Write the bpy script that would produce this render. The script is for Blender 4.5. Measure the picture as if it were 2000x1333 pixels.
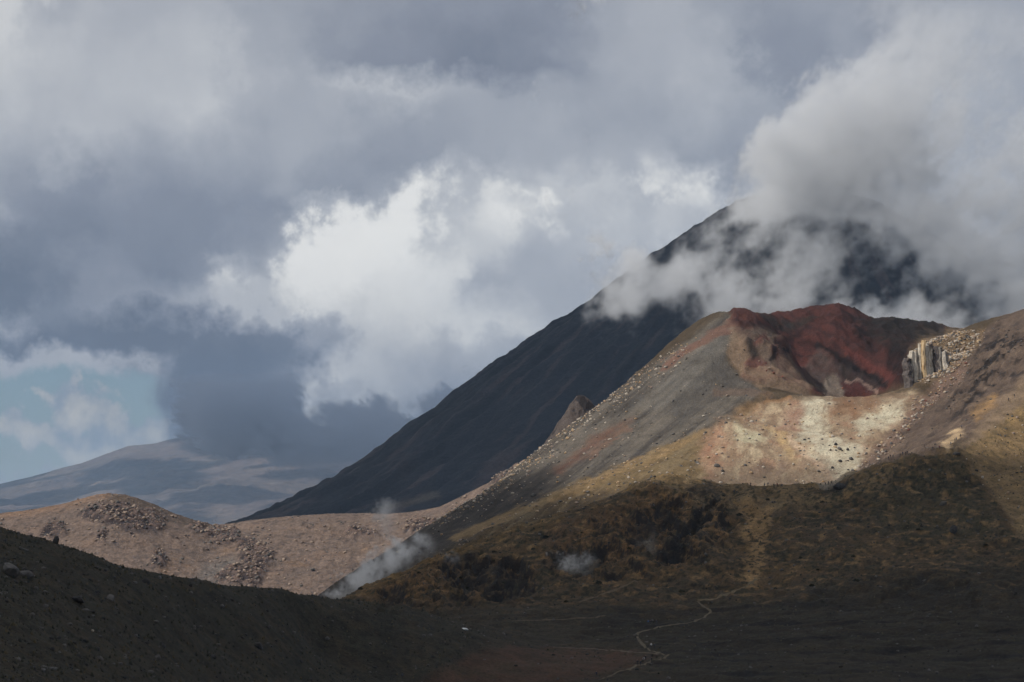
import bpy, bmesh, math, random
import numpy as np
from mathutils import Vector, noise as mnoise

random.seed(7)
sc = bpy.context.scene
for o in list(bpy.data.objects):
    bpy.data.objects.remove(o)
COL = sc.collection

# ------------------------------------------------------------------ camera
F = 6000.0                      # focal length in pixels of the 2000 px wide photograph
HOR = 1090.0                    # row of the horizon
PITCH = math.atan((HOR - 666.5) / F)
CP, SP = math.cos(PITCH), math.sin(PITCH)
cam = bpy.data.objects.new('camera', bpy.data.cameras.new('camera'))
COL.objects.link(cam)
cam.location = (0, 0, 0)
cam.rotation_euler = (math.pi / 2 + PITCH, 0, 0)
cam.data.sensor_width = 36.0
cam.data.lens = 36.0 * F / 2000.0
cam.data.clip_start = 1.0
cam.data.clip_end = 200000.0
sc.camera = cam

# ------------------------------------------------------------------ sun
SUN = Vector((-0.62, -0.36, 0.70)).normalized()      # towards the sun: high, behind and left
sun_el = math.asin(SUN.z)
sun = bpy.data.objects.new('sun', bpy.data.lights.new('sun', 'SUN'))
COL.objects.link(sun)
sun.rotation_euler = SUN.to_track_quat('Z', 'Y').to_euler()
sun.data.energy = 3.4
sun.data.angle = math.radians(0.5)
sun.data.color = (1.0, 0.93, 0.84)
#WORLD_BEGIN
world = bpy.data.worlds.new('World')
sc.world = world
world.use_nodes = True
WT = world.node_tree
WT.nodes.clear()

class S:
    """a socket with arithmetic"""
    def __init__(self, s): self.s = s
    @staticmethod
    def m(op, *a, clamp=False):
        n = WT.nodes.new('ShaderNodeMath'); n.operation = op; n.use_clamp = clamp
        for i, v in enumerate(a):
            if isinstance(v, S): WT.links.new(v.s, n.inputs[i])
            else: n.inputs[i].default_value = v
        return S(n.outputs[0])
    def __add__(s, o): return S.m('ADD', s, o)
    __radd__ = __add__
    def __sub__(s, o): return S.m('SUBTRACT', s, o)
    def __rsub__(s, o): return S.m('SUBTRACT', o, s)
    def __mul__(s, o): return S.m('MULTIPLY', s, o)
    __rmul__ = __mul__

def w_ss(x, a, b):                                    # smoothstep
    n = WT.nodes.new('ShaderNodeMapRange'); n.interpolation_type = 'SMOOTHSTEP'
    WT.links.new(x.s, n.inputs['Value'])
    n.inputs['From Min'].default_value = a; n.inputs['From Max'].default_value = b
    return S(n.outputs[0])

def w_noise(vec, scale, detail, rough=.55, off=(0, 0, 0), color=False):
    mp = WT.nodes.new('ShaderNodeVectorMath'); mp.operation = 'ADD'; WT.links.new(vec, mp.inputs[0]); mp.inputs[1].default_value = off
    n = WT.nodes.new('ShaderNodeTexNoise'); n.inputs['Scale'].default_value = scale; n.inputs['Detail'].default_value = detail; n.inputs['Roughness'].default_value = rough
    WT.links.new(mp.outputs[0], n.inputs['Vector'])
    return n.outputs['Color'] if color else S(n.outputs['Fac'])

def w_mix(f, a, b):
    n = WT.nodes.new('ShaderNodeMix'); n.data_type = 'RGBA'
    WT.links.new(f.s, n.inputs['Factor'])
    for v, i in ((a, 6), (b, 7)):
        if isinstance(v, tuple): n.inputs[i].default_value = v + (1,)
        else: WT.links.new(v, n.inputs[i])
    return n.outputs[2]

_tc = WT.nodes.new('ShaderNodeTexCoord')
_dir = _tc.outputs['Generated']                       # direction in the world
_sep = WT.nodes.new('ShaderNodeSeparateXYZ'); WT.links.new(_dir, _sep.inputs[0])
_dx, _dy, _dz = (S(o) for o in _sep.outputs)
_az = S.m('ARCTAN2', _dx, _dy) * 6.0                  # azimuth and elevation, one unit = 1/6 rad
_el = S.m('ARCSINE', _dz) * 6.0
_w1 = w_noise(_dir, 10.0, 4, .52, color=True)
_ws = WT.nodes.new('ShaderNodeSeparateColor'); WT.links.new(_w1, _ws.inputs[0])
_w2 = w_noise(_dir, 38.0, 7, .64, (3, 7, 1), color=True)
_ws2 = WT.nodes.new('ShaderNodeSeparateColor'); WT.links.new(_w2, _ws2.inputs[0])
_wx = (S(_ws.outputs[0]) - .5) * .16 + (S(_ws2.outputs[0]) - .5) * .36
_wy = (S(_ws.outputs[1]) - .5) * .12 + (S(_ws2.outputs[1]) - .5) * .28
_ax = _az + _wx; _ay = _el + _wy
# painted light and shade of the cloud deck: rows of luminance over azimuth
DECK = [
 (0,   [192,170,178,172,172,172,160,158,152,147,145,143,142,140,150,162,168,168,155,146,150,152,150,160,162,160]),
 (60,  [190,180,175,175,178,178,165,158,146,139,136,134,132,135,148,163,168,172,162,140,142,152,146,160,164,161]),
 (120, [186,182,178,178,180,182,172,160,147,138,134,130,127,130,145,162,168,175,170,140,140,150,158,168,166,162]),
 (180, [182,178,176,180,182,186,176,166,174,180,182,178,168,160,158,160,165,176,168,145,152,172,172,172,168,163]),
 (240, [174,172,180,178,174,176,168,168,166,158,155,160,164,162,168,160,156,164,156,150,178,178,176,174,170,163]),
 (300, [160,156,172,160,158,160,158,164,152,148,150,158,162,168,168,168,166,152,148,158,178,178,176,174,170,163]),
 (360, [152,142,140,146,148,147,147,156,146,160,216,176,200,180,190,172,180,204,152,165,175,176,175,172,168,162]),
 (420, [162,138,132,136,136,136,138,138,212,228,226,182,198,190,184,180,186,180,165,168,172,172,170,168,164,158]),
 (480, [128,126,126,132,134,134,148,152,226,230,222,194,190,180,178,174,172,170,166,166,168,168,166,164,160,156]),
 (540, [112,122,140,138,128,140,196,180,222,220,212,204,170,170,172,168,166,164,162,162,162,162,160,158,156,154]),
 (600, [115,130,142,148,150,168,178,186,206,200,206,200,190,180,172,166,164,160,158,158,158,158,156,154,152,150]),
 (650, [156,120,114,112,112,114,118,124,160,194,196,200,198,188,175,165,160,158,156,156,156,156,154,152,150,150]),
 (690, [112,110,112,112,113,112,112,116,150,188,190,184,178,168,160,155,152,150,150,150,150,150,150,150,150,150]),
 (725, [172,170,176,172,165,110,110,118,180,186,182,178,170,160,155,152,150,148,148,148,148,148,148,148,148,148]),
 (780, [172,172,176,172,120,107,108,132,192,180,168,160,152,150,146,144,144,144,144,144,144,144,144,144,144,144]),
 (835, [172,170,172,170,122,109,110,124,140,143,142,140,138,138,136,136,136,136,136,136,136,136,136,136,136,136]),
]
def _lin(v):
    v = v / 255
    return v / 12.92 if v <= .04045 else ((v + .055) / 1.055) ** 2.4
_fx = _ax * .5 + .5
_deck = None
for k, (py, row) in enumerate(DECK):
    r = WT.nodes.new('ShaderNodeValToRGB'); cr = r.color_ramp; cr.interpolation = 'EASE'
    while len(cr.elements) < 26: cr.elements.new(len(cr.elements) / 26)
    for i, e in enumerate(cr.elements):
        e.position = i / 25; g = row[i] / 255; e.color = (g, g, g, 1)
    WT.links.new(_fx.s, r.inputs[0])
    v = S(r.outputs[0])
    if _deck is None: _deck = v
    else:
        n = WT.nodes.new('ShaderNodeMapRange'); WT.links.new(_ay.s, n.inputs['Value'])
        n.inputs['From Min'].default_value = (1090 - DECK[k - 1][0]) / 1000; n.inputs['From Max'].default_value = (1090 - py) / 1000
        m_ = WT.nodes.new('ShaderNodeMix'); WT.links.new(n.outputs[0], m_.inputs[0]); WT.links.new(_deck.s, m_.inputs[2]); WT.links.new(v.s, m_.inputs[3])
        _deck = S(m_.outputs[0])
_n_c = S(_ws2.outputs[2])
_hx = (_az - .17) * 4.0; _hy = (_el - .69) * 8.5                      # torn sunlit patches beside the cone
_hm = w_ss(S.m('SQRT', _hx * _hx + _hy * _hy), 1.1, .35) * w_ss(_n_c, .50, .64)
_lum = _deck + _hm * .11 + (_n_c - .5) * .05 + (S(_ws.outputs[2]) - .5) * .05
# luminance (display) -> radiance; shaded cloud is bluer than sunlit cloud
def w_ramp(x, stops, interp='LINEAR'):
    r = WT.nodes.new('ShaderNodeValToRGB'); cr = r.color_ramp; cr.interpolation = interp
    while len(cr.elements) < len(stops): cr.elements.new(.5)
    for e, (p, c) in zip(cr.elements, stops):
        e.position = p; e.color = tuple(_lin(v) for v in c) + (1,)
    WT.links.new(x.s, r.inputs[0])
    return r.outputs[0]
_cloud = w_ramp(_lum, [(0, (56, 62, 76)), (.40, (90, 98, 115)), (.47, (112, 119, 134)), (.55, (138, 143, 156)), (.63, (162, 166, 175)), (.68, (176, 179, 186)), (.72, (193, 195, 199)), (.78, (221, 221, 220)), (.84, (240, 239, 236)), (1, (252, 250, 245))])
# clear sky and what floats in it, low on the left
_sky = WT.nodes.new('ShaderNodeTexSky'); _sky.sky_type = 'NISHITA'; _sky.sun_disc = False
_sky.sun_elevation = sun_el; _sky.sun_rotation = math.atan2(SUN.x, SUN.y)
_sky.altitude = 1700; _sky.air_density = 1.0; _sky.dust_density = .6; _sky.ozone_density = 3.0
_ssc = WT.nodes.new('ShaderNodeVectorMath'); _ssc.operation = 'SCALE'; WT.links.new(_sky.outputs[0], _ssc.inputs[0]); _ssc.inputs['Scale'].default_value = .06
_cl = _ssc.outputs[0]
_puff = w_noise(_dir, 40.0, 5, .58, (1, 4, 2))
_puff2 = w_noise(_dir, 40.0, 5, .58, (1.004, 4, 1.994))
_low = w_ss(_el, .38, .18)                                        # more of them towards the horizon
_pm = w_ss(_puff + _low * .12, .565, .64)
_pc = w_ramp((_puff - _puff2) * 1.5 + .60 + _low * .05, [(.3, (118, 130, 150)), (.55, (152, 160, 172)), (.7, (186, 185, 184)), (.85, (208, 203, 196))])
_gap = w_mix(_pm * .9, _cl, _pc)
_gap = w_mix(w_ss(_el, .26, .12) * .4, _gap, tuple(_lin(v) for v in (168, 182, 196)))
_gx = _az + (S(_ws2.outputs[0]) - .5) * .24 + (S(_ws.outputs[0]) - .5) * .10; _gy = _el + (S(_ws2.outputs[1]) - .5) * .14 + (S(_ws.outputs[1]) - .5) * .05
_open = w_ss(_gx, -.640, -.690) * w_ss(_gy, .362, .335)
_col = w_mix(_open, _cloud, _gap)
_bg = WT.nodes.new('ShaderNodeBackground'); _bg.inputs['Strength'].default_value = 1.0
WT.links.new(_col, _bg.inputs['Color'])
_wo = WT.nodes.new('ShaderNodeOutputWorld'); WT.links.new(_bg.outputs[0], _wo.inputs['Surface'])
world.cycles.sampling_method = 'NONE'
#WORLD_END
sc.view_settings.view_transform = 'Standard'
sc.view_settings.look = 'None'
sc.view_settings.exposure = 0.0
sc.view_settings.gamma = 1.0
sc.view_settings.use_curve_mapping = False
sc.cycles.use_denoising = True
sc.cycles.max_bounces = 3
sc.cycles.diffuse_bounces = 2
sc.cycles.volume_bounces = 2
sc.cycles.transparent_max_bounces = 24
sc.cycles.use_adaptive_sampling = True
sc.cycles.adaptive_threshold = .03
sc.cycles.volume_step_rate = 2.0

# ------------------------------------------------------------------ helpers
def ray_uv(px, py):
    """pixel of the photograph -> (X/Y, Z/Y) of the ray in the world"""
    px = np.asarray(px, float); py = np.asarray(py, float)
    u = (px - 1000.0) / F; v = (666.5 - py) / F
    yw = CP - v * SP
    return u / yw, (SP + v * CP) / yw

def at(px, py, d):
    a, b = ray_uv(px, py)
    return np.stack([a * d, np.broadcast_to(d, np.shape(a * d)), b * d], -1)

def project(X, Y, Z):
    yc = Y * CP + Z * SP; zc = -Y * SP + Z * CP
    return 1000 + F * X / yc, 666.5 - F * zc / yc

def srgb(r, g, b):
    c = np.array([r, g, b], float) / 255
    return np.where(c <= .04045, c / 12.92, ((c + .055) / 1.055) ** 2.4)

_PERM = np.random.default_rng(42).permutation(1024).astype(np.int32)

def gnoise(x, y, seed=0):
    x = np.asarray(x, np.float32) + np.float32(seed * 1.37); y = np.asarray(y, np.float32) - np.float32(seed * 2.11)
    ix = np.floor(x); iy = np.floor(y); fx = x - ix; fy = y - iy
    ix = ix.astype(np.int32); iy = iy.astype(np.int32)
    u = fx * fx * (3 - 2 * fx); v = fy * fy * (3 - 2 * fy)
    p0 = _PERM[(ix + seed * 7) & 1023]; p1 = _PERM[(ix + 1 + seed * 7) & 1023]
    def g(p, ay, dx, dy):
        a = _PERM[(p + ay) & 1023]
        return _GC[a] * dx + _GS[a] * dy
    a = g(p0, iy, fx, fy); b = g(p1, iy, fx - 1, fy)
    c = g(p0, iy + 1, fx, fy - 1); d = g(p1, iy + 1, fx - 1, fy - 1)
    return ((a + (b - a) * u) * (1 - v) + (c + (d - c) * u) * v) * np.float32(1.5)
_ang = np.arange(1024) * (2 * np.pi / 1024)
_GC, _GS = np.cos(_ang).astype(np.float32), np.sin(_ang).astype(np.float32)

def fbm(x, y, octv=5, seed=0, gain=.5, lac=2.03):
    t = 0; a = 1.0; s = 0
    for i in range(octv):
        t = t + a * gnoise(x * lac ** i + 17.3 * i, y * lac ** i - 9.1 * i, seed + i * 31); s += a; a *= gain
    return t / s * 1.4

def ridged(x, y, octv=5, seed=0, gain=.5, lac=2.07):
    t = 0; a = 1.0; s = 0
    for i in range(octv):
        t = t + a * (1 - 2 * np.abs(gnoise(x * lac ** i + 5.3 * i, y * lac ** i + 3.7 * i, seed + i * 17))); s += a; a *= gain
    return t / s

def sstep(a, b, x):
    t = np.clip((x - a) / (b - a), 0, 1)
    return (t * t * (3 - 2 * t)).astype(np.float32)

def tps_fit(P, Z, lam=1e-3):
    n = len(P)
    r = np.linalg.norm(P[:, None] - P[None], axis=-1)
    K = np.where(r > 0, r * r * np.log(np.maximum(r, 1e-9)), 0) + lam * np.eye(n)
    A = np.zeros((n + 3, n + 3)); A[:n, :n] = K; A[:n, n] = 1; A[:n, n + 1:] = P; A[n, :n] = 1; A[n + 1:, :n] = P.T
    return np.linalg.solve(A, np.concatenate([Z, [0, 0, 0]]))

def tps_eval(w, P, Q):
    n = len(P); out = np.empty(len(Q))
    for i in range(0, len(Q), 20000):
        q = Q[i:i + 20000]
        r2 = ((q[:, None] - P[None]) ** 2).sum(-1)
        out[i:i + 20000] = (0.5 * r2 * np.log(np.maximum(r2, 1e-18))) @ w[:n] + w[n] + q @ w[n + 1:]
    return out

def poly_sd(px, py, poly):
    """signed distance in pixels to a polygon, positive inside"""
    poly = np.asarray(poly, float); n = len(poly)
    d2 = np.full(px.shape, 1e18); ins = np.zeros(px.shape, bool)
    for i in range(n):
        a = poly[i]; b = poly[(i + 1) % n]
        e = b - a
        wx = px - a[0]; wy = py - a[1]
        t = np.clip((wx * e[0] + wy * e[1]) / max(e @ e, 1e-9), 0, 1)
        dx = wx - e[0] * t; dy = wy - e[1] * t
        d2 = np.minimum(d2, dx * dx + dy * dy)
        c1 = a[1] <= py; c2 = b[1] > py; cr = e[0] * wy - e[1] * wx
        ins ^= ((c1 & c2 & (cr > 0)) | (~c1 & ~c2 & (cr < 0)))
    return np.sqrt(d2) * np.where(ins, 1, -1)

def line_d(px, py, line):
    """distance in pixels to a polyline"""
    line = np.asarray(line, float); d2 = np.full(px.shape, 1e18)
    for a, b in zip(line[:-1], line[1:]):
        e = b - a; wx = px - a[0]; wy = py - a[1]
        t = np.clip((wx * e[0] + wy * e[1]) / max(e @ e, 1e-9), 0, 1)
        d2 = np.minimum(d2, (wx - e[0] * t) ** 2 + (wy - e[1] * t) ** 2)
    return np.sqrt(d2)

def mesh_from(name, V, Fq, col=None, smooth=True):
    """V (n,3), Fq (m,k) with k = 3 or 4"""
    me = bpy.data.meshes.new(name)
    V = np.ascontiguousarray(V, np.float32); Fq = np.ascontiguousarray(Fq, np.int32)
    k = Fq.shape[1]
    me.vertices.add(len(V)); me.vertices.foreach_set('co', V.ravel())
    me.loops.add(Fq.size); me.loops.foreach_set('vertex_index', Fq.ravel())
    me.polygons.add(len(Fq))
    me.polygons.foreach_set('loop_start', np.arange(0, Fq.size, k, dtype=np.int32))
    if smooth:
        me.polygons.foreach_set('use_smooth', np.ones(len(Fq), bool))
    me.update(calc_edges=True)
    if col is not None:
        c = me.color_attributes.new('Col', 'FLOAT_COLOR', 'POINT')
        cc = np.ones((len(V), 4), np.float32); cc[:, :3] = col
        c.data.foreach_set('color', cc.ravel())
        if hasattr(me, 'validate'):
            me.validate()
    return me

def grid_faces(n, m):
    i = np.arange(n * m).reshape(n, m)
    return np.stack([i[:-1, :-1], i[:-1, 1:], i[1:, 1:], i[1:, :-1]], -1).reshape(-1, 4)

def add_obj(name, me, mat=None, parent=None, **props):
    o = bpy.data.objects.new(name, me)
    COL.objects.link(o)
    if mat is not None and me is not None and not me.materials:
        me.materials.append(mat)
    if parent is not None:
        o.parent = parent
    for k, v in props.items():
        o[k] = v
    return o

def ground_mat(name, fine=1.0, bump=.6, contrast=.5, rough=.95, mid=8.0):
    """ground colour from the mesh, grain and relief from noise in metres"""
    m = bpy.data.materials.new(name); m.use_nodes = True
    nt = m.node_tree; N = nt.nodes.new; L = nt.links.new
    bs = nt.nodes['Principled BSDF']
    bs.inputs['Roughness'].default_value = rough
    bs.inputs['Specular IOR Level'].default_value = .15
    at_ = N('ShaderNodeAttribute'); at_.attribute_name = 'Col'
    tc = N('ShaderNodeTexCoord')
    n1 = N('ShaderNodeTexNoise'); n1.inputs['Scale'].default_value = 1 / fine; n1.inputs['Detail'].default_value = 4; n1.inputs['Roughness'].default_value = .7
    n2 = N('ShaderNodeTexNoise'); n2.inputs['Scale'].default_value = 1 / mid; n2.inputs['Detail'].default_value = 5; n2.inputs['Roughness'].default_value = .6
    vo = N('ShaderNodeTexVoronoi'); vo.inputs['Scale'].default_value = .7 / fine; vo.inputs['Randomness'].default_value = 1
    for n in (n1, n2, vo):
        L(tc.outputs['Object'], n.inputs['Vector'])
    r1 = N('ShaderNodeMapRange'); L(n1.outputs['Fac'], r1.inputs['Value'])
    r1.inputs['From Min'].default_value = .3; r1.inputs['From Max'].default_value = .7
    r1.inputs['To Min'].default_value = 1 - contrast; r1.inputs['To Max'].default_value = 1 + contrast
    r2 = N('ShaderNodeMapRange'); L(n2.outputs['Fac'], r2.inputs['Value'])
    r2.inputs['From Min'].default_value = .3; r2.inputs['From Max'].default_value = .7
    r2.inputs['To Min'].default_value = 1 - contrast * .5; r2.inputs['To Max'].default_value = 1 + contrast * .5
    mu = N('ShaderNodeMath'); mu.operation = 'MULTIPLY'; L(r1.outputs[0], mu.inputs[0]); L(r2.outputs[0], mu.inputs[1])
    vm = N('ShaderNodeVectorMath'); vm.operation = 'SCALE'; L(at_.outputs['Color'], vm.inputs[0]); L(mu.outputs[0], vm.inputs['Scale'])
    L(vm.outputs[0], bs.inputs['Base Color'])
    ad = N('ShaderNodeMath'); ad.operation = 'MULTIPLY_ADD'; L(vo.outputs['Distance'], ad.inputs[0]); ad.inputs[1].default_value = -.5; L(n1.outputs['Fac'], ad.inputs[2])
    bp = N('ShaderNodeBump'); bp.inputs['Strength'].default_value = bump; bp.inputs['Distance'].default_value = fine * .6
    L(ad.outputs[0], bp.inputs['Height']); L(bp.outputs[0], bs.inputs['Normal'])
    return m

# ------------------------------------------------------------------ the crater hill, the basin and the near slopes: one height field
# (px, py, distance) of points read off ridges, gullies and flats
CTRL = """
-300 960 760|-150 1000 730|0 1035 720|100 1062 735|230 1110 765|400 1140 810|510 1154 848|565 1161 868|620 1168 890|690 1178 925|760 1190 960|880 1213 1040|315 1126 785|50 1048 727|165 1086 748
-150 1035 785|0 1068 768|50 1080 775|100 1095 783|165 1118 797|230 1142 812|315 1158 832|400 1172 855|460 1180 875|510 1186 893|620 1196 935|690 1202 965|-300 1040 860|0 1130 860|230 1180 900|420 1210 960|620 1225 1020|-300 1180 1100|0 1250 1100|300 1280 1150|560 1260 1180
-300 1420 1750|0 1420 1750|300 1420 1750|600 1400 1750|900 1330 1800|1200 1200 1850|400 1330 1550|100 1330 1550|750 1280 1600|950 1180 1650|1500 800 1880|1900 800 1880|2300 700 1880|-300 1420 1900|300 1420 1900|700 1420 1900|1100 1300 1900|-300 1300 1400|0 1300 1400|300 1290 1400|560 1230 1330
-300 1333 420|0 1333 480|200 1333 570|400 1333 690|600 1333 790|-300 1180 560|0 1180 590|200 1210 660|400 1235 760|600 1250 860|120 1110 690|300 1160 730
800 1250 1000|1000 1220 1100|900 1232 1090|1000 1280 990|1000 1333 870|1250 1333 870|1300 1280 990|1500 1333 870|1500 1290 970|1700 1333 870|1700 1275 1000|2000 1333 880|2300 1333 880|2000 1262 1010|2300 1250 1020
1110 1250 1050|1245 1240 1060|1370 1192 1125|1500 1200 1110|1500 1240 1050|1700 1185 1120|1700 1225 1060|2000 1200 1080|2300 1180 1100|2000 1150 1130|1850 1150 1130
625 1168 1340|700 1112 1370|800 1050 1400|900 990 1420|1000 925 1440|1100 850 1460|1200 778 1480|1300 703 1500|1370 660 1512|1430 626 1525
560 1260 1420|640 1220 1460|750 1150 1500|860 1090 1520|960 1030 1540|1060 960 1560|1160 890 1590|1260 815 1620|1360 740 1650
1290 935 1300|1220 962 1285|1150 990 1270|1080 1012 1255|1000 1040 1240|935 1062 1228|870 1087 1215|800 1115 1200|720 1150 1180|680 1171 1172
1290 945 1330|1150 1010 1300|1000 1062 1270|870 1110 1245|760 1150 1225|680 1185 1220
1000 1020 1320|1100 965 1345|1200 920 1365|1300 872 1390|1200 850 1430|1300 780 1455|1100 900 1405|1000 965 1375|900 1060 1310|900 1025 1360|800 1095 1300|700 1150 1290|1350 800 1435|1380 745 1458|1380 700 1475|1380 860 1385|1340 900 1355
1435 647 1495|1418 680 1482|1412 705 1474|1440 735 1462|1475 755 1452|1510 768 1444|1560 777 1438|1610 781 1436|1660 780 1437|1710 773 1441|1760 760 1446|1800 738 1452|1850 718 1462|1900 690 1474
1455 692 1480|1475 715 1476|1505 722 1474|1545 755 1462|1575 772 1458|1610 840 1495|1640 870 1495|1720 850 1495|1780 800 1485
1478 655 1514|1525 665 1536|1508 690 1504|1545 727 1492|1572 752 1484|1600 772 1535|1660 772 1545|1720 752 1545|1745 735 1540
1500 685 1562|1545 695 1572|1580 702 1575|1620 690 1580|1680 680 1580|1730 690 1570|1762 705 1560
1445 620 1560|1480 628 1582|1540 634 1602|1600 627 1614|1632 619 1616|1672 632 1612|1725 650 1608|1775 668 1600
1725 641 1690|1760 635 1690|1800 641 1680|1832 649 1650
1450 640 1640|1540 650 1690|1630 640 1700|1720 655 1760|1830 670 1740|1950 650 1720|2100 620 1700
1795 690 1510|1815 668 1514|1840 656 1520|1800 745 1484|1880 645 1580|1930 629 1560|1980 616 1540|2000 607 1530|2100 580 1520|2300 560 1520
1900 690 1500|1950 690 1475|2000 650 1480|1950 740 1430|1890 790 1405|1840 830 1385|1800 860 1370|1740 900 1350|1680 930 1338|1780 800 1415|1830 770 1435
1640 943 1330|1580 952 1325|1500 953 1320|1420 950 1320|1370 935 1328|1350 910 1345
1420 860 1372|1500 870 1372|1600 872 1370|1600 820 1412|1480 805 1425|1700 862 1375|1700 810 1415|1420 905 1348|1500 912 1345|1600 915 1345|1390 830 1392|1430 780 1436
1350 948 1292|1400 957 1287|1470 960 1283|1550 960 1283|1620 953 1285|1680 927 1291|1750 902 1296|1830 884 1302|1870 880 1305|1905 862 1325|1940 828 1350|1965 795 1372|2000 752 1400|2100 650 1440|2300 560 1480
1940 900 1310|2000 850 1345|2100 760 1400|2300 650 1450|2000 900 1315|2000 970 1270|1930 960 1275
1380 1005 1250|1300 1000 1255|1230 1040 1225|1300 1060 1205|1450 1040 1230|1465 1085 1200|1460 1145 1160|1400 1110 1175|1600 1005 1250|1600 1060 1212|1600 1120 1170|1700 1000 1250|1720 1070 1205|1800 950 1272|1850 1010 1245|1830 1085 1190|2000 1040 1225|1950 1090 1185|2300 1000 1250|2300 1090 1190|2000 1110 1165
1150 1040 1222|1050 1060 1215|1060 1110 1180|1130 1100 1190|1130 1150 1160|950 1110 1190|900 1130 1175|1000 1150 1160|930 1170 1148|1020 1195 1125|1100 1190 1128|1200 1100 1188|1220 1160 1150|780 1180 1140|850 1190 1128|700 1195 1130|1280 1130 1165
"""
pts = np.array([[float(v) for v in t.split()] for l in CTRL.strip().splitlines() for t in l.split('|')])
a_, b_ = ray_uv(pts[:, 0], pts[:, 1])
SC = 14.0                                       # map units: s*14 and distance/100 are alike near 1.4 km
TP = np.stack([a_ * SC, pts[:, 2] / 100], 1)
TW = tps_fit(TP, b_ * pts[:, 2], 2e-3)

D_ROWS = np.concatenate([np.arange(400, 1000, 2.4), np.arange(1000, 1660, 1.3), np.arange(1660, 1900, 6.0)])
S_COLS = ray_uv(np.linspace(-440, 2520, 1190), 900)[0]
nD, nS = len(D_ROWS), len(S_COLS)
SS, DD = (v.astype(np.float32) for v in np.meshgrid(S_COLS, D_ROWS))
# smooth base on a coarse grid, refined with cubic weights
def coarse_eval():
    cs = np.linspace(S_COLS[0], S_COLS[-1], 200); cd = np.linspace(D_ROWS[0], D_ROWS[-1], 300)
    a, b = np.meshgrid(cs, cd)
    z = tps_eval(TW, TP, np.stack([a.ravel() * SC, b.ravel() / 100], 1)).reshape(a.shape)
    return cs, cd, z
def bilin(cs, cd, z, s, d):
    fs = np.clip((s - cs[0]) / (cs[1] - cs[0]), 0, len(cs) - 1.001); fd = np.clip((d - cd[0]) / (cd[1] - cd[0]), 0, len(cd) - 1.001)
    i = fs.astype(int); j = fd.astype(int); u = fs - i; v = fd - j
    return (z[j, i] * (1 - u) + z[j, i + 1] * u) * (1 - v) + (z[j + 1, i] * (1 - u) + z[j + 1, i + 1] * u) * v
_cs, _cd, _cz = coarse_eval()
ZZ = bilin(_cs, _cd, _cz, SS, DD).astype(np.float32)
XX = SS * DD
PX, PY = project(XX, DD, ZZ)

rng = np.random.default_rng(5)
WX, WY = XX, DD
# relief ---------------------------------------------------------
n_big = fbm(WX / 45, WY / 45, 4, 11)
n_mid = fbm(WX / 11, WY / 11, 4, 23)
n_fin = fbm(WX / 3.2, WY / 3.2, 3, 37)
rd = ridged(WX / 16, WY / 16, 5, 51)
rd2 = ridged(WX / 6, WY / 6, 4, 77)
wpx = PX + 13 * fbm(WX / 14, WY / 14, 5, 101, .62); wpy = PY + 10 * fbm(WX / 14, WY / 14, 5, 131, .62)

def zone(poly, feather=8.0, warp=1.0):
    p = np.asarray(poly, float); mg = feather + 25
    out = np.zeros(PX.shape, np.float32)
    k = (PX > p[:, 0].min() - mg) & (PX < p[:, 0].max() + mg) & (PY > p[:, 1].min() - mg) & (PY < p[:, 1].max() + mg)
    qx = PX[k]; qy = PY[k]
    out[k] = sstep(-feather, feather, poly_sd(qx + (wpx[k] - qx) * warp, qy + (wpy[k] - qy) * warp, poly))
    return out

near = (DD < 1315) & (PY > 880)
P_GREY = [(600, 1180), (800, 1048), (1000, 922), (1200, 770), (1420, 610), (1445, 640), (1412, 700), (1450, 740), (1490, 765), (1420, 815), (1375, 850), (1090, 968), (870, 1082), (700, 1170)]
P_IN = [(1425, 610), (1640, 600), (1850, 640), (1790, 655), (1785, 740), (1730, 768), (1640, 784), (1560, 780), (1490, 765), (1450, 735), (1462, 700), (1440, 650)]
P_RIGHT = [(1650, 935), (1780, 825), (1850, 740), (1905, 690), (1920, 650), (1990, 600), (2300, 480), (2300, 650), (2000, 752), (1900, 850), (1830, 884), (1760, 900), (1680, 925)]
P_CRAG = [(1845, 795), (1880, 745), (1905, 700), (1945, 650), (1985, 640), (1995, 690), (1965, 735), (1925, 765), (1895, 800), (1860, 815)]
P_BOWL = [(1378, 850), (1420, 822), (1490, 792), (1560, 780), (1660, 783), (1740, 770), (1795, 770), (1770, 820), (1720, 870), (1650, 930), (1600, 955), (1480, 955), (1400, 940), (1372, 900)]
P_YEL = [(1875, 890), (1940, 835), (2100, 715), (2300, 620), (2300, 1075), (2060, 1075), (1985, 1050), (1950, 985), (1905, 930)]
P_LEFT = [(-320, 900), (-150, 985), (0, 1020), (100, 1050), (230, 1095), (400, 1125), (620, 1155), (760, 1180), (960, 1235), (900, 1290), (800, 1345), (800, 1500), (-320, 1500)]
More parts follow.
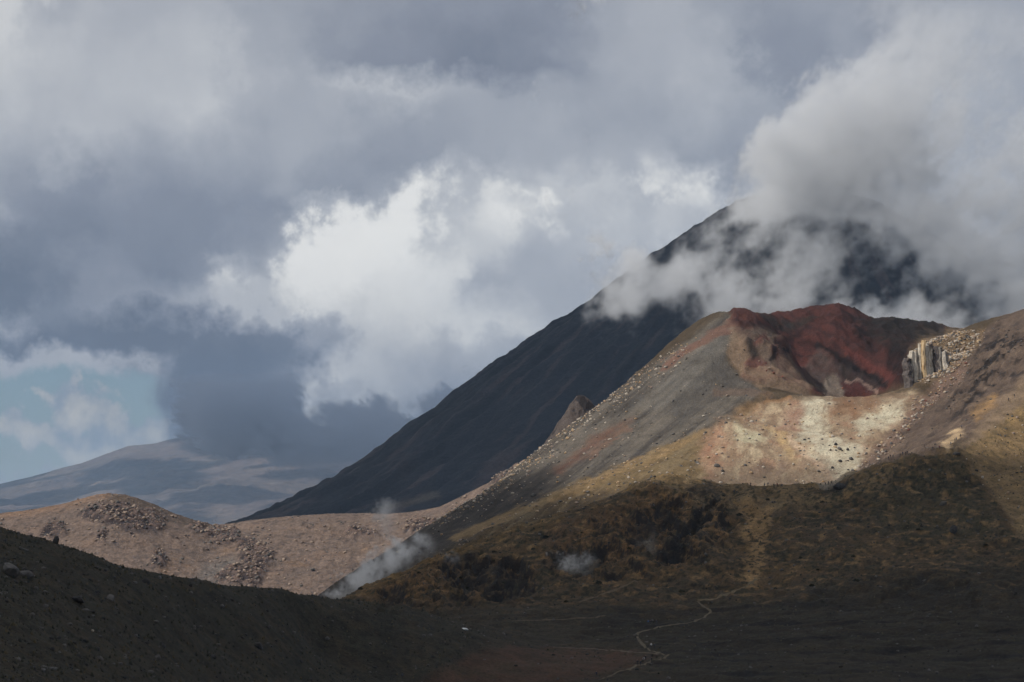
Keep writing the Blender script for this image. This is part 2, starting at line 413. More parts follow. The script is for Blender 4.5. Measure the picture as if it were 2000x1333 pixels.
P_PITS = [
    ([(860, 1118), (900, 1095), (960, 1092), (1010, 1100), (1030, 1125), (1010, 1140), (950, 1150), (880, 1140)], 5.5),
    ([(735, 1160), (770, 1150), (792, 1165), (785, 1195), (745, 1195)], 3.5),
    ([(930, 1150), (985, 1150), (1030, 1165), (1005, 1190), (950, 1180)], 3.0),
    ([(1075, 1090), (1130, 1075), (1190, 1082), (1180, 1115), (1120, 1132), (1080, 1125)], 4.0),
    ([(1180, 1122), (1238, 1120), (1225, 1136), (1190, 1138)], 2.5),
    ([(1235, 1020), (1270, 1000), (1300, 1010), (1290, 1060), (1255, 1080), (1230, 1060)], 3.0),
    ([(1285, 985), (1320, 985), (1315, 1040), (1290, 1045)], 3.0),
    ([(1320, 1050), (1370, 1000), (1400, 1005), (1365, 1050), (1330, 1095), (1300, 1110), (1285, 1100)], 4.0),
    ([(1345, 955), (1410, 950), (1400, 970), (1350, 975)], 1.0),
    ([(1725, 1160), (1800, 1130), (1890, 1150), (1910, 1185), (1800, 1190), (1730, 1185)], 2.5),
    ([(1925, 1084), (1945, 1078), (1962, 1086), (1945, 1092)], 1.2),
    ([(1590, 942), (1640, 940), (1650, 958), (1600, 962)], 1.5),
]
m_grey = zone(P_GREY, 10, .5) * (DD > 1265)
m_in = zone(P_IN, 8, .6) * (DD > 1455)
m_right = zone(P_RIGHT, 8, .6) * (DD > 1300)
m_crag = zone(P_CRAG, 10)
m_bowl = zone(P_BOWL, 20, 1.5) * (DD > 1300) * (DD < 1455)
m_yel = zone(P_YEL, 10) * (DD < 1420) * (DD > 1180)
m_left = zone(P_LEFT, 12, .3) * (DD < 1060)
rough = 1 - .75 * m_grey - .45 * m_bowl - .4 * m_in
ZN = ZZ + n_big * 1.6 * (1 - .6 * m_grey) * (1 - .85 * m_left) + n_mid * .9 * rough * (1 - .5 * m_left) + n_fin * .28 * (1 - .5 * m_grey) 
ZN += m_crag * (rd * 2.2 + rd2 * 1.2) + m_right * (1 - m_crag) * (rd2 * .5)
# spurs inside the crater
spur = zone([(1448, 668), (1480, 690), (1530, 668), (1548, 690), (1520, 730), (1500, 760), (1455, 730)], 10) * (DD > 1480)
ZN += spur * (rd * 3.0 + rd2 * 1.2) + m_in * (rd2 * 1.1 + rd * 1.2 + ridged(WX / 26, WY / 60, 3, 9) * 3.2)
m_hill = near * (1 - m_yel) * (1 - m_left) * (1 - sstep(1170, 1230, PY))
ZN += m_hill * (rd * 1.6 + rd2 * .6)
gul = np.maximum(zone([(1060, 1085), (1150, 1020), (1290, 965), (1420, 975), (1440, 1040), (1390, 1100), (1280, 1130), (1080, 1135)], 22, 1.5), zone([(720, 1165), (860, 1098), (1000, 1085), (1050, 1110), (1040, 1180), (880, 1200), (730, 1198)], 16, 1.5)) * (DD < 1300)
ZN += gul * (ridged(WX / 11 + .5 * n_mid, WY / 38, 4, 71) * 5.0 - 2.6 + rd2 * .8)
m_pit = np.zeros_like(ZN)
for poly, dep in P_PITS:
    zz = zone(poly, 9, 2.2) * (DD < 1310)
    m_pit = np.maximum(m_pit, zz)
    ZN -= dep * .9 * zz * (.3 + 1.2 * rd)
# shallow banks on the basin floor
m_floor = sstep(1150, 1215, PY) * (1 - m_left)
ZN += m_floor * (ridged(WX / 60, WY / 22, 4, 63) * 1.1 - .5) * sstep(1333, 1230, PY) + m_floor * n_mid * .2
ZN += m_left * (rd2 * .35 + rd * .5)
_rim = sstep(1535, 1570, DD) * sstep(1720, 1660, DD)
ZN += _rim * (-3.6 * np.exp(-((PX - 1540) / 38) ** 2) + 2.0 * np.exp(-((PX - 1452) / 17) ** 2) + 1.6 * np.exp(-((PX - 1632) / 22) ** 2) - 1.8 * np.exp(-((PX - 1700) / 22) ** 2))
ZN += rng.normal(0, .05, ZN.shape)

# ground colour ---------------------------------------------------
def lit(r, g, b): return srgb(r, g, b) / 1.02
def shade(r, g, b): return srgb(r, g, b) / .55
C = np.empty(ZN.shape + (3,), np.float32); C[:] = shade(54, 46, 36)
def put(mask, col, op=1.0):
    global C
    i = np.nonzero(mask > .003)
    k = (mask[i] * op)[..., None]
    C[i] = C[i] * (1 - k) + np.asarray(col) * k
def put_poly(poly, col, f=8, op=1.0, where=None, warp=1.0):
    k = zone(poly, f, warp) * mott
    if where is not None: k = k * where
    put(k, col, op)
def put_line(line, w, col, op=1.0, where=None):
    p = np.asarray(line, float); k = np.zeros(PX.shape, np.float32)
    i = (PX > p[:, 0].min() - 50) & (PX < p[:, 0].max() + 50) & (PY > p[:, 1].min() - 50) & (PY < p[:, 1].max() + 50)
    k[i] = sstep(w * 1.3, w * .5, line_d(wpx[i], wpy[i], line))
    if where is not None: k = k * where
    put(k, col, op)

mott = np.clip(.82 + .5 * fbm(WX / 6, WY / 6, 4, 201, .6), .25, 1)
veg = sstep(-.05, .3, fbm(WX / 7, WY / 7, 4, 211)); veg2 = sstep(.05, .4, fbm(WX / 2.5, WY / 2.5, 3, 223) + .4 * fbm(WX / 30, WY / 30, 3, 227))
hill = near * (1 - m_yel)
put(hill * sstep(-.3, .4, fbm(WX / 30, WY / 30, 4, 231)), shade(64, 52, 36), .8)
put(hill * veg, shade(40, 38, 28), .55)
put_poly([(1270, 940), (1400, 945), (1640, 945), (1760, 905), (1730, 960), (1560, 1000), (1400, 1000), (1300, 985)], shade(88, 76, 58), 12, .75, hill)
put_poly([(1690, 965), (1860, 880), (1900, 930), (1960, 1050), (1800, 1060), (1690, 1030)], shade(48, 45, 33), 18, .7, hill)
put_poly([(1450, 985), (1510, 990), (1490, 1060), (1500, 1110), (1475, 1150), (1450, 1135), (1460, 1090), (1450, 1040)], shade(112, 92, 66), 8, .8, hill, 1.6)
put_poly([(1050, 1040), (1280, 960), (1350, 990), (1230, 1100), (1080, 1080)], shade(70, 52, 34), 16, .6, hill)
put_line([(690, 1165), (800, 1112), (870, 1085), (1000, 1038), (1090, 1005)], 14, shade(74, 60, 38), .7, hill)
put_poly([(690, 1170), (850, 1100), (880, 1160), (860, 1195), (720, 1195)], shade(72, 54, 32), 10, .6, hill)
put(hill * veg2, shade(27, 28, 20), .85)
put(hill * sstep(.1, .5, fbm(WX / 5, WY / 5, 4, 235, .6)), shade(98, 80, 56), .65)
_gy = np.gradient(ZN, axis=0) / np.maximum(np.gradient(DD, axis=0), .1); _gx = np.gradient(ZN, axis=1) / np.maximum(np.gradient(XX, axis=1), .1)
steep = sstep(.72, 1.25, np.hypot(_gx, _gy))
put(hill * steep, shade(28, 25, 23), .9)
put(gul * (1 - steep) * sstep(-.1, .4, fbm(WX / 7, WY / 7, 4, 239)), shade(96, 74, 48), .55)
put(m_pit * np.clip(.75 + .6 * fbm(WX / 4, WY / 4, 4, 237, .6), 0, 1), shade(24, 22, 20), .95)  # pits near-black: dark soil with their shadow painted in
put_poly([(1090, 1095), (1125, 1080), (1165, 1085), (1160, 1115), (1110, 1125)], shade(86, 87, 87), 14, .55, hill, 2.2)  # pale steam over the pit, painted onto the ground
put_poly([(1250, 1055), (1275, 1045), (1280, 1075), (1258, 1080)], shade(92, 90, 87), 10, .6, hill)
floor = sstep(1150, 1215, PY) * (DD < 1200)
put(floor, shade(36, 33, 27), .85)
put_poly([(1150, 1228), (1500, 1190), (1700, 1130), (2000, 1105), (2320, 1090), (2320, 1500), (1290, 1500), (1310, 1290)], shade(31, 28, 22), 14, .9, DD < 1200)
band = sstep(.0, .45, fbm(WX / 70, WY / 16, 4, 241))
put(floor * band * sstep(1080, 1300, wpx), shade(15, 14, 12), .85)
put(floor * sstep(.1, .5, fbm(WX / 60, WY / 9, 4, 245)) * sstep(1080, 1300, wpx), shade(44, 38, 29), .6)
put_poly([(840, 1292), (1000, 1262), (1200, 1268), (1285, 1284), (1180, 1320), (1050, 1345), (760, 1345)], shade(56, 42, 34), 8, .95, DD < 1100)
put_line([(760, 1318), (950, 1305), (1150, 1296)], 5, shade(58, 48, 40), .6, DD < 1100)
put(floor * sstep(.1, .4, fbm(WX / 9, WY / 9, 4, 251)), shade(40, 38, 28), .4)
put(m_left, shade(37, 35, 29)); put(m_left * sstep(-.1, .35, fbm(WX / 9, WY / 9, 4, 261)), shade(44, 38, 29), .7)
put(m_left * sstep(.05, .4, fbm(WX / 3, WY / 3, 3, 263)), shade(24, 25, 19), .8)
# grey scree of the cone, streaked down the slope
u1 = PX * .78 - PY * .62; u2 = PX * .62 + PY * .78          # along / across the slope as it runs in the field
streak = fbm(u1 / 150, u2 / 9, 4, 301); streak2 = fbm(u1 / 60, u2 / 3.5, 3, 307)
put(m_grey, lit(88, 83, 77))
put(m_grey * sstep(-.2, .5, streak), lit(104, 97, 88), .7)
put(m_grey * sstep(.0, .5, -streak), lit(64, 60, 57), .8)
put(m_grey * sstep(.1, .6, streak2), lit(118, 108, 95), .35)
G = (DD > 1265) * 1.0
put_poly([(600, 1180), (900, 985), (1010, 930), (1110, 910), (1060, 985), (880, 1080), (700, 1170)], lit(48, 44, 42), 26, .85, G)
put_poly([(1240, 790), (1400, 650), (1440, 640), (1415, 700), (1370, 760), (1280, 800)], lit(106, 103, 98), 18, .6, G)
put_poly([(1300, 800), (1395, 700), (1440, 745), (1390, 790), (1330, 830)], lit(74, 71, 68), 12, .7, G)
put_poly([(1085, 918), (1130, 880), (1190, 838), (1232, 820), (1205, 850), (1130, 895), (1095, 922)], lit(108, 76, 62), 13, .85, G)
put_line([(1150, 893), (1200, 856), (1230, 835)], 5, lit(112, 88, 74), .6, G)
put_line([(1300, 712), (1370, 668), (1440, 630)], 9, lit(112, 80, 68), .7, G)
put_poly([(1428, 640), (1480, 655), (1528, 664), (1505, 676), (1455, 672), (1462, 720), (1490, 762), (1450, 735), (1420, 690)], lit(132, 112, 92), 6, .85, G, .4)
put_poly([(1410, 700), (1440, 735), (1490, 764), (1440, 770), (1395, 730)], lit(80, 76, 72), 6, .8, G, .4)
put_line([(1400, 765), (1450, 766), (1500, 772)], 8, lit(110, 88, 74), .4, G)
put_poly([(1435, 800), (1460, 785), (1490, 790), (1480, 815), (1440, 822)], lit(136, 104, 66), 10, .75, G)
put_poly([(1140, 950), (1300, 880), (1370, 850), (1385, 900), (1370, 940), (1290, 935), (1200, 960)], lit(124, 106, 78), 14, .85, DD > 1270)
put_line([(890, 1052), (1000, 1010), (1090, 968), (1200, 925), (1310, 880), (1375, 848)], 11, lit(144, 120, 86), .75, DD > 1255)
_ys = zone([(880, 1065), (1090, 955), (1300, 870), (1378, 840), (1390, 900), (1372, 945), (1290, 940), (1200, 965), (1090, 1015), (900, 1080)], 10) * (DD > 1255)
put(_ys * sstep(-.15, .35, fbm(WX / 6, WY / 6, 5, 311, .62)), lit(102, 86, 62), .75); put(_ys * sstep(.15, .5, fbm(WX / 2.5, WY / 2.5, 4, 313, .6)), lit(74, 62, 44), .55)
put(_ys * sstep(.1, .5, streak), lit(126, 112, 88), .5)
put_line([(1400, 860), (1440, 830), (1500, 785), (1540, 778)], 6, lit(150, 108, 70), .6, G)
# inside of the crater
put(m_in, lit(84, 48, 43))
inr = fbm((PX + PY) / 50, (PY - .55 * PX) / 9, 4, 321)
put(m_in * sstep(-.05, .4, inr), lit(60, 39, 37), .8)
put(m_in * sstep(.1, .5, -inr), lit(98, 53, 45), .6)
IN = (DD > 1470) * 1.0
put_poly([(1478, 622), (1560, 626), (1605, 622), (1585, 634), (1540, 642), (1490, 640)], lit(54, 50, 46), 4, .9, IN, .5)
put_poly([(1432, 622), (1455, 612), (1482, 622), (1490, 640), (1460, 642)], lit(98, 60, 51), 5, .8, IN, .5)
put_poly([(1452, 640), (1490, 645), (1520, 655), (1555, 646), (1592, 632), (1562, 652), (1530, 664), (1500, 660), (1470, 650)], lit(44, 34, 34), 5, .9, IN, .6)  # shadow band under the rim peak, painted into the wall colour
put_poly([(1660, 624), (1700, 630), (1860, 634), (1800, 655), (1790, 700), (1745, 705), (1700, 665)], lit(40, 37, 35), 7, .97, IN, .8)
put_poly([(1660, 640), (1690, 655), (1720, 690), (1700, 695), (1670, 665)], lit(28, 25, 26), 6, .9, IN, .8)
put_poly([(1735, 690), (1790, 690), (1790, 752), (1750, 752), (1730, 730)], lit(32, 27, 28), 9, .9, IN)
put_poly([(1620, 712), (1660, 722), (1730, 755), (1700, 772), (1650, 752)], lit(58, 52, 50), 7, .9, IN)
put_line([(1595, 678), (1625, 705), (1670, 728), (1730, 758)], 6, lit(34, 29, 30), .9, IN)
put_line([(1650, 695), (1700, 720), (1745, 745)], 9, lit(102, 50, 42), .8, IN)
put_poly([(1515, 720), (1550, 698), (1595, 715), (1580, 745), (1555, 752), (1530, 745)], lit(106, 50, 43), 8, .8, IN)
put_poly([(1560, 730), (1598, 690), (1640, 735), (1652, 785), (1590, 785), (1585, 755)], lit(92, 78, 72), 8, .85, IN)
put_poly([(1608, 750), (1630, 733), (1640, 745), (1655, 786), (1598, 786)], lit(138, 124, 110), 5, .85, IN)
put_poly([(1642, 752), (1700, 768), (1705, 785), (1655, 785)], lit(84, 44, 40), 5, .8, IN)
put_line([(1655, 750), (1690, 764), (1718, 770)], 3, lit(146, 118, 106), .8, IN)
put_poly([(1440, 646), (1525, 662), (1540, 680), (1555, 720), (1600, 770), (1560, 778), (1490, 764), (1450, 735), (1425, 695)], lit(120, 102, 86), 7, .92, DD > 1452, .5)
put_poly([(1474, 672), (1495, 664), (1500, 680), (1490, 700), (1472, 694)], lit(106, 60, 50), 4, .9, IN, .7)
put_poly([(1516, 668), (1540, 664), (1545, 700), (1520, 722), (1508, 712)], lit(92, 56, 48), 5, .9, IN, .7)
put_poly([(1455, 704), (1480, 708), (1505, 738), (1525, 765), (1485, 750), (1460, 726)], lit(104, 54, 45), 5, .9, IN, .8)
put_poly([(1452, 676), (1466, 676), (1482, 705), (1470, 712)], lit(46, 42, 42), 4, .8, IN, .7)  # shade beside the left outcrop, put into the colour
put_line([(1508, 722), (1522, 708), (1540, 698)], 4, lit(36, 30, 31), .85, IN)  # shadow along the ridge nose, painted as a dark line
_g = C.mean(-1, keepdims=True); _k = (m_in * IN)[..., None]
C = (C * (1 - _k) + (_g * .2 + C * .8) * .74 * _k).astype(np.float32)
# the pale bowl below the rim
put(m_bowl, lit(146, 126, 104))
B = (DD < 1455) * (DD > 1300) * 1.0
put(m_bowl * sstep(0, .5, fbm(WX / 9, WY / 9, 4, 341)), lit(150, 118, 96), .7)
put(m_bowl * sstep(0, .5, fbm(WX / 5, WY / 16, 4, 343)), lit(186, 170, 142), .6)
bst = fbm((wpx + .7 * wpy) / 12, (wpy - .2 * wpx) / 45, 5, 345, .62)
put(m_bowl * sstep(.1, .5, bst), lit(122, 98, 80), .5); put(m_bowl * sstep(.1, .5, -bst), lit(176, 160, 134), .4)
put_poly([(1568, 786), (1625, 782), (1612, 845), (1690, 880), (1665, 925), (1620, 930), (1575, 870), (1555, 830)], lit(196, 190, 168), 14, .85, B, 1.8)
put_poly([(1670, 822), (1720, 795), (1772, 782), (1765, 815), (1700, 845), (1675, 850)], lit(190, 184, 162), 13, .85, B, 1.8)
put_poly([(1437, 828), (1470, 838), (1492, 862), (1470, 872), (1445, 858)], lit(190, 184, 155), 8, .8, B)
put_poly([(1618, 782), (1720, 778), (1700, 800), (1670, 818), (1628, 812)], lit(124, 94, 72), 11, .85, B, 1.6)
put_poly([(1540, 790), (1575, 800), (1550, 845), (1510, 850)], lit(150, 118, 102), 9, .7, B)
put_poly([(1372, 868), (1405, 830), (1418, 848), (1395, 900), (1392, 940), (1372, 910)], lit(150, 108, 86), 18, .7, B, 1.6)
put_poly([(1495, 830), (1540, 850), (1560, 910), (1530, 880)], lit(186, 158, 112), 9, .6, B)
put_poly([(1463, 912), (1485, 892), (1505, 905), (1498, 930), (1475, 938)], lit(116, 96, 82), 5, .9, B)
put_poly([(1512, 905), (1528, 892), (1536, 905), (1524, 930), (1512, 926)], lit(120, 100, 88), 5, .8, B)
put_line([(1545, 855), (1590, 900), (1635, 940)], 6, lit(186, 162, 138), .7, B)
put_poly([(1590, 950), (1640, 930), (1680, 922), (1640, 945), (1600, 962)], lit(128, 122, 114), 5, .9, DD > 1280)
put(m_bowl * sstep(885, 945, wpy), lit(100, 88, 76), .8)
put(m_bowl * sstep(.2, .55, fbm(WX / 3, WY / 3, 4, 347, .65)), lit(112, 92, 76), .55)
put(m_bowl * sstep(.15, .6, fbm(PX / 5 + PY / 30, PY / 40, 4, 349)), lit(140, 118, 98), .0)
# right-hand slope
put(m_right, lit(92, 79, 70))
put(m_right * sstep(0, .5, fbm(u1 / 90, u2 / 5, 4, 361)), lit(112, 97, 84), .6)
put(m_right * sstep(.1, .5, fbm(WX / 12, WY / 12, 4, 365)), lit(72, 61, 55), .6)
R = (DD > 1300) * 1.0
put_poly([(1680, 905), (1740, 845), (1830, 740), (1885, 700), (1880, 722), (1800, 808), (1725, 880)], lit(128, 104, 92), 12, .75, R, 1.5)
put_poly([(1775, 750), (1790, 655), (1840, 645), (1925, 645), (1900, 690), (1840, 735), (1800, 745)], lit(124, 104, 82), 10, .8, R)
ck = fbm(u1 / 40, u2 / 14, 5, 371, .6)
put(zone(P_CRAG, 22, 1.6) * R * sstep(-.12, .18, ck), lit(36, 33, 33), .95)
put(zone([(1820, 850), (1880, 780), (1960, 700), (2050, 640), (2050, 700), (1950, 780), (1880, 830)], 20, 1.5) * R * sstep(.1, .3, ck), lit(48, 43, 42), .85)
put(m_right * sstep(.35, .6, ck), lit(56, 49, 47), .7)
put_poly([(1895, 808), (1940, 772), (1955, 770), (1945, 792), (1905, 822)], lit(158, 126, 86), 8, .75, R)
put_poly([(1835, 868), (1870, 838), (1885, 845), (1850, 880)], lit(190, 165, 130), 5, .8, R)
put_poly([(1865, 884), (1900, 846), (2000, 735), (2100, 640), (2100, 700), (2000, 795), (1930, 852)], lit(134, 115, 95), 8, .85, R)
put_poly([(1690, 618), (1850, 628), (1845, 654), (1795, 664), (1720, 656)], lit(40, 37, 36), 5, .95, DD > 1575, .5)
put(m_yel, lit(126, 105, 76), .95)
put(m_yel * sstep(-.1, .35, fbm(WX / 4, WY / 4, 4, 381)), lit(98, 84, 60), .75)
put(m_yel * sstep(.15, .45, fbm(WX / 7, WY / 7, 3, 385)), lit(142, 118, 82), .7)
C *= (1 + .14 * n_mid + .12 * n_fin)[..., None]
_nk = ((DD < 1300) & (m_yel < .5))[..., None]
C = np.where(_nk, C * np.array((1.05, 1.0, .90), np.float32), C)
C = np.clip(C, .006, .75)

# objects: one sheet cut into the named pieces of the setting ------
MAT_NEAR = ground_mat('scrub_ground', .9, .9, .45)
MAT_SCREE = ground_mat('scree', .8, .8, .35)
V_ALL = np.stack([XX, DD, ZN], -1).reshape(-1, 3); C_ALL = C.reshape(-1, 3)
FQ = grid_faces(nD, nS)
reg = np.zeros(ZN.shape, int)                                  # 0 near hill, 1 left slope, 2 basin floor, 3 crater hill
PXr, PYr = project(XX, DD, ZZ)
_bk = DD > 1255
reg[_bk] = np.where(poly_sd(PXr[_bk], PYr[_bk], [(1290, 935), (1150, 990), (1000, 1040), (870, 1087), (680, 1171), (400, 1300), (400, 200), (2600, 200), (2600, 600), (2000, 752), (1870, 882), (1620, 955), (1400, 957)]) > 0, 3, 0)
reg[(DD > 1330)] = 3
reg[(m_left > .5)] = 1
reg[(DD < 1130) & (PYr > 1190) & (m_left <= .5)] = 2
rf = reg.ravel()[FQ[:, 0]]
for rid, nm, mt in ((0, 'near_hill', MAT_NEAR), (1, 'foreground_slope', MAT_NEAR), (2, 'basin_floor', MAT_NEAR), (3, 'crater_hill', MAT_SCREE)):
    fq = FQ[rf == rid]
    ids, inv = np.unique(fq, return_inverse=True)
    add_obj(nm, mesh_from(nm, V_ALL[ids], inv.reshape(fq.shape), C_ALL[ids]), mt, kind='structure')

def ground_z(x, y):
    s = x / y
    fs = np.clip((s - S_COLS[0]) / (S_COLS[1] - S_COLS[0]), 0, nS - 1.001)
    j = np.clip(np.searchsorted(D_ROWS, y) - 1, 0, nD - 2); v = np.clip((y - D_ROWS[j]) / (D_ROWS[j + 1] - D_ROWS[j]), 0, 1)
    i = fs.astype(int); u = fs - i
    return (ZN[j, i] * (1 - u) + ZN[j, i + 1] * u) * (1 - v) + (ZN[j + 1, i] * (1 - u) + ZN[j + 1, i + 1] * u) * v

_rowang = ZN / DD
def hit(px, py, dmin=0, dmax=1e9):
    """first ground point on the ray through a pixel"""
    a, b = ray_uv(px, py)
    ds = D_ROWS[(D_ROWS > dmin) & (D_ROWS < dmax)]
    z = ground_z(a * ds, ds)
    k = np.nonzero(z >= b * ds)[0]
    if len(k) == 0: return None
    k = k[0]; d = ds[k]
    return np.array([a * d, d, ground_z(np.array([a * d]), np.array([d]))[0]])

# ------------------------------------------------------------------ tan ridge behind the basin
CR_PX = [-400, -200, 0, 60, 120, 160, 190, 215, 245, 270, 300, 340, 380, 420, 450, 480, 560, 640, 700, 760, 800, 830, 860, 890, 925, 960, 1000, 1040, 1100, 1160, 1200, 1260, 1330, 1420, 1500]
CR_PY = [1030, 1022, 1003, 996, 985, 974, 966, 964, 967, 974, 985, 1003, 1016, 1026, 1023, 1018, 1009, 1004, 1003, 1004, 1001, 996, 990, 975, 958, 940, 915, 893, 846, 812, 780, 735, 688, 690, 720]
def tan_ridge():
    cols = np.linspace(-400, 1500, 660)
    s = ray_uv(cols, 1000)[0]
    cpy = np.interp(cols, CR_PX, CR_PY)
    cd = np.interp(cols, [-400, 700, 900, 1330, 1500], [1930, 1930, 1880, 1720, 1720])
    czz = ray_uv(cols, cpy)[1] * cd
    rows = np.concatenate([np.linspace(-330, 0, 230), np.linspace(2, 160, 40)])
    S, T = np.meshgrid(s, rows); Dm = cd[None] + T; zc = czz[None]
    t = np.clip(-T / 190, 0, 2)
    z = np.where(T <= 0, zc - (zc + 26) * np.minimum(t ** 1.15, 1.6), zc - T * .45 - T * T * .002)
    X = S * Dm; px, py = project(X, Dm, z)
    w1 = px + 8 * fbm(X / 16, Dm / 16, 4, 401); w2 = py + 6 * fbm(X / 16, Dm / 16, 4, 411)
    out = np.zeros_like(z)
    for p in ([(150, 1008), (185, 988), (240, 985), (300, 1000), (325, 1022), (310, 1042), (260, 1040), (200, 1022)],
              [(75, 1040), (95, 1022), (125, 1025), (130, 1045), (95, 1050)], [(365, 1030), (400, 1025), (400, 1048), (375, 1045)],
              [(395, 1050), (420, 1030), (460, 1035), (470, 1060), (420, 1062)],
              [(460, 1050), (500, 1060), (540, 1085), (510, 1130), (500, 1160), (480, 1140), (470, 1100)],
              [(675, 1040), (690, 1030), (720, 1032), (735, 1045), (690, 1052)], [(790, 1040), (800, 1020), (850, 1015), (860, 1035), (820, 1048)],
              [(290, 1080), (315, 1075), (325, 1110), (300, 1110)], [(420, 1130), (450, 1110), (500, 1120), (470, 1150), (430, 1150)],
              [(960, 945), (990, 920), (1030, 905), (1030, 920), (985, 950)], [(185, 1045), (205, 1042), (210, 1056), (190, 1060)]):
        out = np.maximum(out, sstep(-6, 6, poly_sd(w1, w2, p)))
    rg = ridged(X / 9, Dm / 9, 5, 421)
    front = np.where(T < 10, 1, 0)
    z = z + fbm(X / 40, Dm / 40, 4, 431) * 1.8 * np.minimum(1, t * 3) + fbm(X / 7, Dm / 7, 4, 441) * .6 * np.minimum(1, .3 + t * 3) + out * rg * 4.0 + ridged(X / 5, Dm / 5, 3, 425) * .7 * np.minimum(1, .2 + t * 3) + rng.normal(0, .06, z.shape)
    c = np.empty(z.shape + (3,)); c[:] = lit(124, 106, 94)
    def mx(k, col, op):
        nonlocal c
        k = (k * op)[..., None]; c = c * (1 - k) + np.asarray(col) * k
    mx(sstep(-.1, .5, fbm(X / 22, Dm / 22, 4, 451)), lit(134, 112, 97), .8)
    mx(sstep(.1, .5, fbm(X / 18, Dm / 18, 4, 461)), lit(112, 98, 90), .7)
    mx(sstep(.15, .5, fbm(X / 30, Dm / 30, 4, 463)) * sstep(1040, 1090, py), lit(138, 110, 86), .6)
    mx(sstep(-10, 10, poly_sd(w1, w2, [(370, 1140), (400, 1105), (460, 1085), (470, 1140), (430, 1165)])), lit(118, 112, 106), .7)
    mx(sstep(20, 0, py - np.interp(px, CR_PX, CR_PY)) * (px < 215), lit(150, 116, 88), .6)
    mx(sstep(-8, 8, poly_sd(w1, w2, [(215, 960), (300, 975), (420, 1015), (430, 1035), (380, 1030), (330, 1020), (290, 1000), (240, 985), (200, 985)])), lit(92, 78, 66), .85)  # right flank of the hill: browner ground with its shade painted in
    mx(sstep(.05, .45, fbm(X / 5, Dm / 5, 4, 471, .65)), lit(88, 76, 72), .65)
    mx(sstep(.1, .5, fbm(X / 3, Dm / 3, 3, 475, .65)), lit(146, 126, 112), .5)
    mx(out, lit(88, 76, 72), .8); mx(out * sstep(.8, .15, rg), lit(56, 50, 53), .92); mx(out * sstep(.45, .9, rg), lit(140, 114, 100), .6)  # shade in outcrop hollows and highlights on ribs, put into the colour
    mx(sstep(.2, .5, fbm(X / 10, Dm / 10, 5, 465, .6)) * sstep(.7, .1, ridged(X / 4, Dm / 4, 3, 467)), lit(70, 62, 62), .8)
    c *= (.80 + .20 * fbm(X / 3, Dm / 3, 3, 481))[..., None] * np.array((.96, 1.0, 1.05))
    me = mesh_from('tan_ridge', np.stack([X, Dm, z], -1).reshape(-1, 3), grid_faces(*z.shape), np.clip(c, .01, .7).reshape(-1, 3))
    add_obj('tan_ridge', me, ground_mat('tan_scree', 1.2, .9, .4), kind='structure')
    return X, Dm, z, out
TAN = tan_ridge()

# ------------------------------------------------------------------ volcano cone
def volcano():
    dv = 4300.0; ax = (1575 - 1000) / F * dv
    sil = [(300, 1075), (420, 1040), (495, 1012), (560, 984), (640, 940), (700, 905), (760, 865), (800, 832), (850, 802), (900, 762), (960, 716), (1030, 669), (1090, 630), (1150, 590), (1210, 546), (1300, 484), (1350, 450), (1400, 418), (1436, 397), (1470, 389), (1500, 392), (1540, 388), (1575, 396)]
    r = np.array([(1575 - p[0]) / F * dv for p in sil])[::-1]; h = np.array([ray_uv(*p)[1] * dv for p in sil])[::-1]
    r = np.append(r, [1150, 1700]); h = np.append(h, [-20, -120])
    rr = np.concatenate([np.linspace(0, 940, 300), np.linspace(950, 1700, 30)]); th = np.linspace(0, 2 * np.pi, 620)
    T, Rr = np.meshgrid(th, rr)
    cx, cy = np.cos(T), np.sin(T)
    X = ax + Rr * cx; Y = dv + Rr * cy
    z = np.interp(Rr, r, h)
    amp = sstep(60, 300, Rr)
    gul = ridged(T * 9 + .2 * fbm(X / 90, Y / 90, 3, 601), Rr / 420, 4, 611)
    z = z + amp * (gul * 13 - 7) + fbm(X / 60, Y / 60, 5, 621) * 5 * amp + fbm(X / 14, Y / 14, 4, 623) * 3.2 + fbm(X / 45, Y / 45, 3, 625) * 4 * amp
    c = np.empty(z.shape + (3,)); c[:] = (.022, .022, .028)
    k = sstep(.1, .5, fbm(T * 30, Rr / 160, 4, 631))[..., None]; c = c * (1 - .8 * k) + np.array((.078, .060, .062)) * .7 * k
    k = sstep(.1, .5, fbm(T * 22, Rr / 260, 4, 641))[..., None]; c = c * (1 - .7 * k) + np.array((.011, .011, .014)) * .7 * k
    px, py = project(X, Y, z)
    k = sstep(9, 2, line_d(px + 8 * fbm(X / 30, Y / 30, 3, 651), py, [(730, 998), (790, 985), (850, 966)]))[..., None] * (Y < dv)[..., None]
    c = c * (1 - .8 * k) + np.array((.10, .085, .07)) * .8 * k  # sunny streak at the foot of the cone, painted as lighter ash
    add_obj('volcano', mesh_from('volcano', np.stack([X, Y, z], -1).reshape(-1, 3), grid_faces(*z.shape)[:, ::-1], c.reshape(-1, 3)),
            ground_mat('volcanic_ash', 4.0, .7, .35, mid=60), kind='structure')
volcano()

